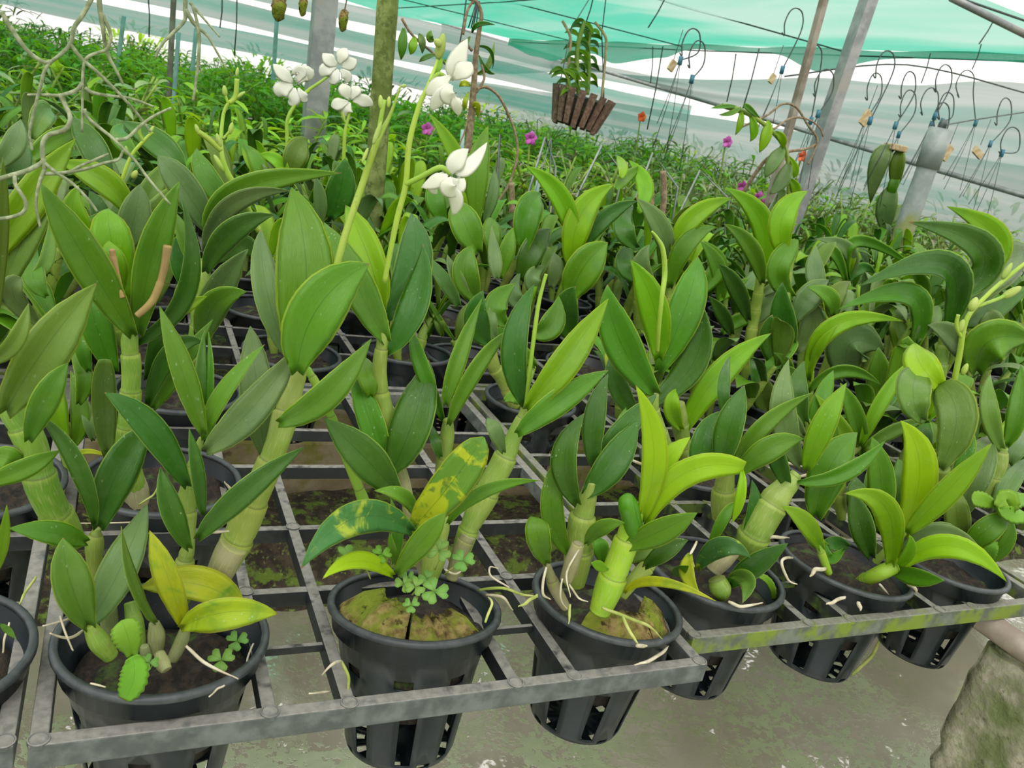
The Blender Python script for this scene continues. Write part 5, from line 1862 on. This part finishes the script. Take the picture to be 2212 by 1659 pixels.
def proto(seed, h, nc, wid, fresh, open_):
    rr = random.Random(seed)
    E_ = empty('potted_orchid', (0, 0, 0), 'x', 'orchid')
    pg, rg = pot_geo((0, 0, .15), 1, None, .083, seed=seed)
    po = obj('pot', pg, MAT['pot'], E_)
    obj('pot_rim', rg, MAT['rim'], po)
    obj('potting_bark', soil_geo((0, 0, .15), 1, None, .083, .024, seed), MAT['soil'], E_)
    for c in range(nc):
        a = 2 * pi * c / nc + rr.random()
        hh = h * rr.uniform(.55, 1)
        b = V((cos(a) * .03, sin(a) * .03, .125))
        lean = V((cos(a), sin(a), 0)) * rr.uniform(.05, .3) * hh
        top = b + lean + V((0, 0, hh * .62))
        P = [b, b.lerp(top, .4) + V((rr.uniform(-.01, .01), 0, .01)), top]
        cn = obj('cane', cane_tube(G(), P, [.006, .0105, .005]), MAT['canep' if rr.random() < .4 else 'cane'], E_)
        ph = rr.random() * 6.28
        nl = rr.randint(4, 6)
        for i in range(nl):
            t = .42 + .58 * i / (nl - 1)
            p = b.lerp(top, t)
            az = ph + pi * i + rr.uniform(-.4, .4)
            el = radians(rr.uniform(38, 62) + 22 * (t > .9)) * open_
            L = rr.uniform(.11, .17) * (1 if t < .9 else .85)
            d = V((cos(az) * cos(el), sin(az) * cos(el), sin(el)))
            dr = rr.uniform(.05, .45) * L
            P2 = curve3(p, p + d * L * .55 + V((0, 0, .02)), p + d * L + V((cos(az) * dr * .3, sin(az) * dr * .3, -dr * (.9 - open_ * .3))), 9)
            k = rr.choices('mdgbq', (4, 3, 2.4 - fresh, 1 + 3 * fresh, 1.2))[0]
            obj('leaf', leaf(G(), P2, wid * rr.uniform(.8, 1.15), side=side_up(V((0, 0, 1)), 0), roll=rr.uniform(-.35, .35), fold=.25, kind=rr.choice('lol')), MAT[k], cn)
    return E_


protos = [proto(11, .36, 3, .040, .3, 1.0), proto(12, .40, 3, .036, .7, 1.05), proto(13, .30, 4, .042, .2, .85), proto(14, .34, 3, .050, .1, .8), proto(15, .26, 3, .034, .8, 1.0), proto(16, .42, 4, .040, .4, .95)]
index_kids()
EMPTY = {(0, 0, 1, 1), (0, 0, 2, 1), (1, 0, 0, 1), (0, 0, 1, 2), (0, 0, 2, 2), (2, 0, 0, 0), (2, 0, 1, 0), (2, 0, 2, 0), (-1, 0, 0, 0), (-1, 0, 1, 0), (-1, 0, 0, 1), (-1, 0, 0, 2)}
ROWN = {0: 'in the first rows', 1: 'in the middle rows', 2: 'in the back rows'}
used_proto = set()
for ky in range(3):
    for j in range(3):
        for kx in range(-1, 5):
            for i in range(3):
                c = (kx, ky, i, j)
                if c in USED or c in EMPTY:
                    continue
                x, y = cell(*c)
                q = V((x, y, .9)) - CAM
                w = sum(RW[t][2] * q[t] for t in range(3))
                u = 1106 + FPX * sum(RW[t][0] * q[t] for t in range(3)) / w
                if not -160 < u < 2370:
                    continue
                h = hsh(kx * 3.3 + i, ky * 5.1 + j)
                k = int(h * 6)
                if ky == 0 and j < 2 and k in (1, 5):
                    k = 4
                if k not in used_proto:
                    o = protos[k]
                    used_proto.add(k)
                else:
                    o = copy_tree(protos[k])
                o.location = (x, y, RIMZ - .15)
                o.rotation_euler = (rnd.uniform(-.05, .05), rnd.uniform(-.05, .05), rnd.uniform(0, 6.28))
                s = .82 if (ky == 0) else (.95 + .2 * hsh(x, y))
                o.scale = (1, 1, s)
                side = 'left' if u < 700 else ('middle' if u < 1450 else 'right')
                o['label'] = 'green potted orchid %s, %s part of the picture' % (ROWN[ky], side)
                o['group'] = 'orchids %s, %s' % (ROWN[ky], side)
for k, p in enumerate(protos):
    if k not in used_proto:
        for ch in list(p.children_recursive) + [p]:
            bpy.data.objects.remove(ch)

# ------------------------------------------------------------------ far benches full of small leafy plants
for i, (x0, x1, y0, y1) in enumerate(((-3.2, 5.2, 3.3, 4.5), (-4, 5.4, 5.4, 6.8), (-5, 6.2, 7.8, 9.4), (-5, 6.2, 10.4, 12.4))):
    E_ = empty('far_bench', (0, 0, .1), '%s long dark bench carrying small leafy plants, counted from the front' % ORD[i], 'bench')
    E_.location = ((x0 + x1) / 2, (y0 + y1) / 2, .1)
    LOC[E_.name] = V(E_.location)
    obj('bench_top', bevel_box(G(), (x0, y0, .50), (x1, y1, .54), .006), MAT['tray'], E_, smooth=False)
    for k in range(5):
        xx = x0 + .3 + (x1 - x0 - .6) * k / 4
        for yy in (y0 + .1, y1 - .1):
            obj('leg', tube(G(), [V((xx, yy, .1)), V((xx, yy, .5))], .03, 8), MAT['steel'], E_)


def bush(seed, mats, nl, h, lw):
    rr = random.Random(seed)
    E_ = empty('leafy_plant', (0, 0, 0), 'x', 'plant')
    g = lathe(G(), (0, 0, 0), ((.05, 0), (.065, .10), (.068, .10), (.06, .09)), 12)
    obj('pot', g, MAT['pot'], E_)
    gs = G()
    gl = [G(), G()]
    for s in range(9):
        a = rr.random() * 6.28
        b = V((cos(a) * .03, sin(a) * .03, .09))
        e = b + V((cos(a) * rr.uniform(.05, .22), sin(a) * rr.uniform(.05, .22), h * rr.uniform(.6, 1)))
        P = spline([b, b.lerp(e, .5) + V((0, 0, .05)), e], 4)
        tube(gs, P, .004, 5)
        for k in range(nl):
            p = P[min(len(P) - 1, int(rr.uniform(.2, 1) * len(P)))]
            az = rr.random() * 6.28
            el = rr.uniform(-.2, 1.0)
            d = V((cos(az) * cos(el), sin(az) * cos(el), sin(el)))
            L = rr.uniform(.06, .12)
            P2 = curve3(p, p + d * L * .55, p + d * L + V((0, 0, -.03)), 4)
            leaf(gl[k % 2], P2, lw * rr.uniform(.7, 1.3), side=side_up(V((0, 0, 1)), 0), roll=rr.uniform(-.5, .5), fold=.2, kind='l')
    obj('stem', gs, MAT['cane'], E_)
    obj('foliage', gl[0], MAT[mats[0]], E_)
    obj('foliage', gl[1], MAT[mats[1]], E_)
    return E_


bushes = [bush(21, ('fa', 'fb'), 11, .46, .022), bush(22, ('fa', 'fa'), 12, .40, .020), bush(23, ('fb', 'fc'), 10, .5, .024), bush(24, ('fc', 'fb'), 9, .50, .018), bush(25, ('fa', 'fb'), 12, .44, .026), bush(26, ('fd', 'fc'), 9, .52, .011)]
index_kids()
first = set()
cnt = 0
for x0, x1, y0, y1, n in ((-2.4, 5.1, 3.35, 4.45, 85), (-2.6, 5.3, 5.5, 6.7, 75), (-3, 6.1, 7.9, 9.3, 65), (-3, 6.1, 10.5, 12.3, 60)):
    nx = int(n / 3)
    for k in range(nx * 3):
        x = x0 + (x1 - x0) * ((k % nx) + .5 + rnd.uniform(-.35, .35)) / nx
        y = y0 + (y1 - y0) * ((k // nx) + .5 + rnd.uniform(-.3, .3)) / 3
        q = V((x, y, .9)) - CAM
        w = sum(RW[t][2] * q[t] for t in range(3))
        u = 1106 + FPX * sum(RW[t][0] * q[t] for t in range(3)) / w
        if not -120 < u < 2330:
            continue
        right = u > 1350
        kk = rnd.choices(range(6), (1, 1, 2, 3, 1, 3.5) if right else (3, 3, 1.5, .6, 2, .3))[0]
        if kk in first:
            o = copy_tree(bushes[kk])
        else:
            o = bushes[kk]
            first.add(kk)
        o.location = (x, y, .541)
        s = rnd.uniform(.95, 1.15) * (1 if y < 5 else 1.12)
        o.scale = (s * 1.15, s * 1.15, s * (.86 if right else .80))
        o.rotation_euler = (0, 0, rnd.uniform(0, 6.28))
        side = 'left' if u < 700 else ('middle' if u < 1450 else 'right')
        bn = 1 + sum(y > t for t in (5, 7.5, 10))
        o['label'] = 'small-leaved bushy plant on the %s far bench, %s part' % (ORD[bn - 1], side)
        o['group'] = 'bushy plants on the %s far bench, %s' % (ORD[bn - 1], side)
        cnt += 1
for k, p in enumerate(bushes):
    if k not in first:
        for ch in list(p.children_recursive) + [p]:
            bpy.data.objects.remove(ch)

# magenta and red blooms standing above them
for u, v, Y, mt, lb in ((1144, 298, 3.4, 'pink', 'left of the slat basket'), (1568, 306, 3.6, 'pink', 'under the leafy vine'), (932, 452, 2.9, 'pink', 'under the lower white flower'), (1600, 402, 3.4, 'pink', 'below the leafy vine, left side'), (1652, 436, 3.3, 'pink', 'below the leafy vine, right side'), (1672, 372, 3.4, 'pink', 'behind the vine stem'), (1636, 425, 3.4, 'pink', 'between the two below the vine'), (1384, 252, 4.4, 'red', 'right of the slat basket'), (1730, 337, 3.6, 'red', 'at the slanting steel post'), (921, 278, 3.8, 'pink', 'just left of the tall strap behind the flowers')):
    c = atY(u, v, Y)
    E_ = empty('flowering_stem', V((c.x, c.y, .62)), ('bright red bloom ' if mt == 'red' else 'magenta orchid bloom ') + lb, 'flower')
    obj('stem', tube(G(), spline([V((c.x, c.y, .60)), V((c.x + .03, c.y, (c.z + .6) / 2)), c], 5), .004, 6), MAT['cane'], E_)
    g = G()
    for k in range(5):
        a = 2 * pi * k / 5 + .3
        e = c + V((cos(a) * .032, -.012, sin(a) * .032))
        leaf(g, curve3(c, c.lerp(e, .5) - V((0, .008, 0)), e, 5), .028, kind='o', fold=.1)
    obj('flower', g, MAT[mt], E_)

# greenery beyond the nets
rr = random.Random(5)
for k in range(16):
    g = G()
    right = k >= 7
    c = V((8.2 + rr.uniform(0, .8), 2.5 + (k - 7) * 2.0, .1)) if right else V((-4 + k * 2.0, 15 + rr.random(), .1))
    for i in range(170):
        a, el = rr.random() * 6.28, rr.uniform(-.2, 1.4)
        p = c + V((cos(a) * rr.uniform(.1, .7), sin(a) * rr.uniform(.1, .7), rr.uniform(.2, 1.15)))
        d = V((cos(a) * cos(el), sin(a) * cos(el), sin(el)))
        leaf(g, curve3(p, p + d * .1, p + d * .19 + V((0, 0, -.03)), 3), .06, side=side_up(V((0, 0, 1)), 0), kind='l')
    E_ = empty('shrub', c, 'loose green shrub outside the nets, %s' % ('right side' if right else 'far end'), 'shrub', 'shrubs outside, ' + ('right' if right else 'far end'))
    obj('foliage', g, MAT[('fb', 'q', 'fa')[k % 3]], E_)
    obj('trunk', tube(G(), [c, c + V((0, 0, .9))], .03, 6), MAT['bark'], E_)

# ------------------------------------------------------------------ light: an overcast sky through the nets
wd = bpy.data.worlds.new('sky')
SC.world = wd
wd.use_nodes = True
nt = wd.node_tree
nt.nodes.clear()
wo = nt.nodes.new('ShaderNodeOutputWorld')
bg = nt.nodes.new('ShaderNodeBackground')
tc = nt.nodes.new('ShaderNodeTexCoord')
sp = nt.nodes.new('ShaderNodeSeparateXYZ')
mr = nt.nodes.new('ShaderNodeValToRGB')
nt.links.new(tc.outputs['Generated'], sp.inputs[0])
mp = nt.nodes.new('ShaderNodeMapRange')
mp.inputs[1].default_value = -1
mp.inputs[2].default_value = 1
nt.links.new(sp.outputs[2], mp.inputs[0])
nt.links.new(mp.outputs[0], mr.inputs[0])
cr = mr.color_ramp
cr.elements[0].position, cr.elements[0].color = .47, (.20, .22, .16, 1)
cr.elements[1].position, cr.elements[1].color = .505, (.97, .955, .90, 1)
e = cr.elements.new(1.0)
e.color = (1, .985, .93, 1)
nt.links.new(mr.outputs[0], bg.inputs[0])
bg.inputs[1].default_value = 1.15
nt.links.new(bg.outputs[0], wo.inputs[0])
sd = bpy.data.lights.new('sun', 'SUN')
sd.energy = 1.3
sd.angle = radians(50)
sd.color = (1, .98, .93)
so = bpy.data.objects.new('sun', sd)
COL.objects.link(so)
so.rotation_euler = (radians(28), radians(-22), 0)
vs_ = SC.view_settings
vs_.view_transform = 'Standard'
vs_.look = 'None'
vs_.exposure = 0.36
vs_.gamma = 1.0
vs_.use_curve_mapping = False
SC.cycles.max_bounces = 8
SC.cycles.diffuse_bounces = 3
SC.cycles.glossy_bounces = 3
SC.cycles.transmission_bounces = 4
SC.cycles.transparent_max_bounces = 12
SC.cycles.caustics_reflective = False
SC.cycles.caustics_refractive = False
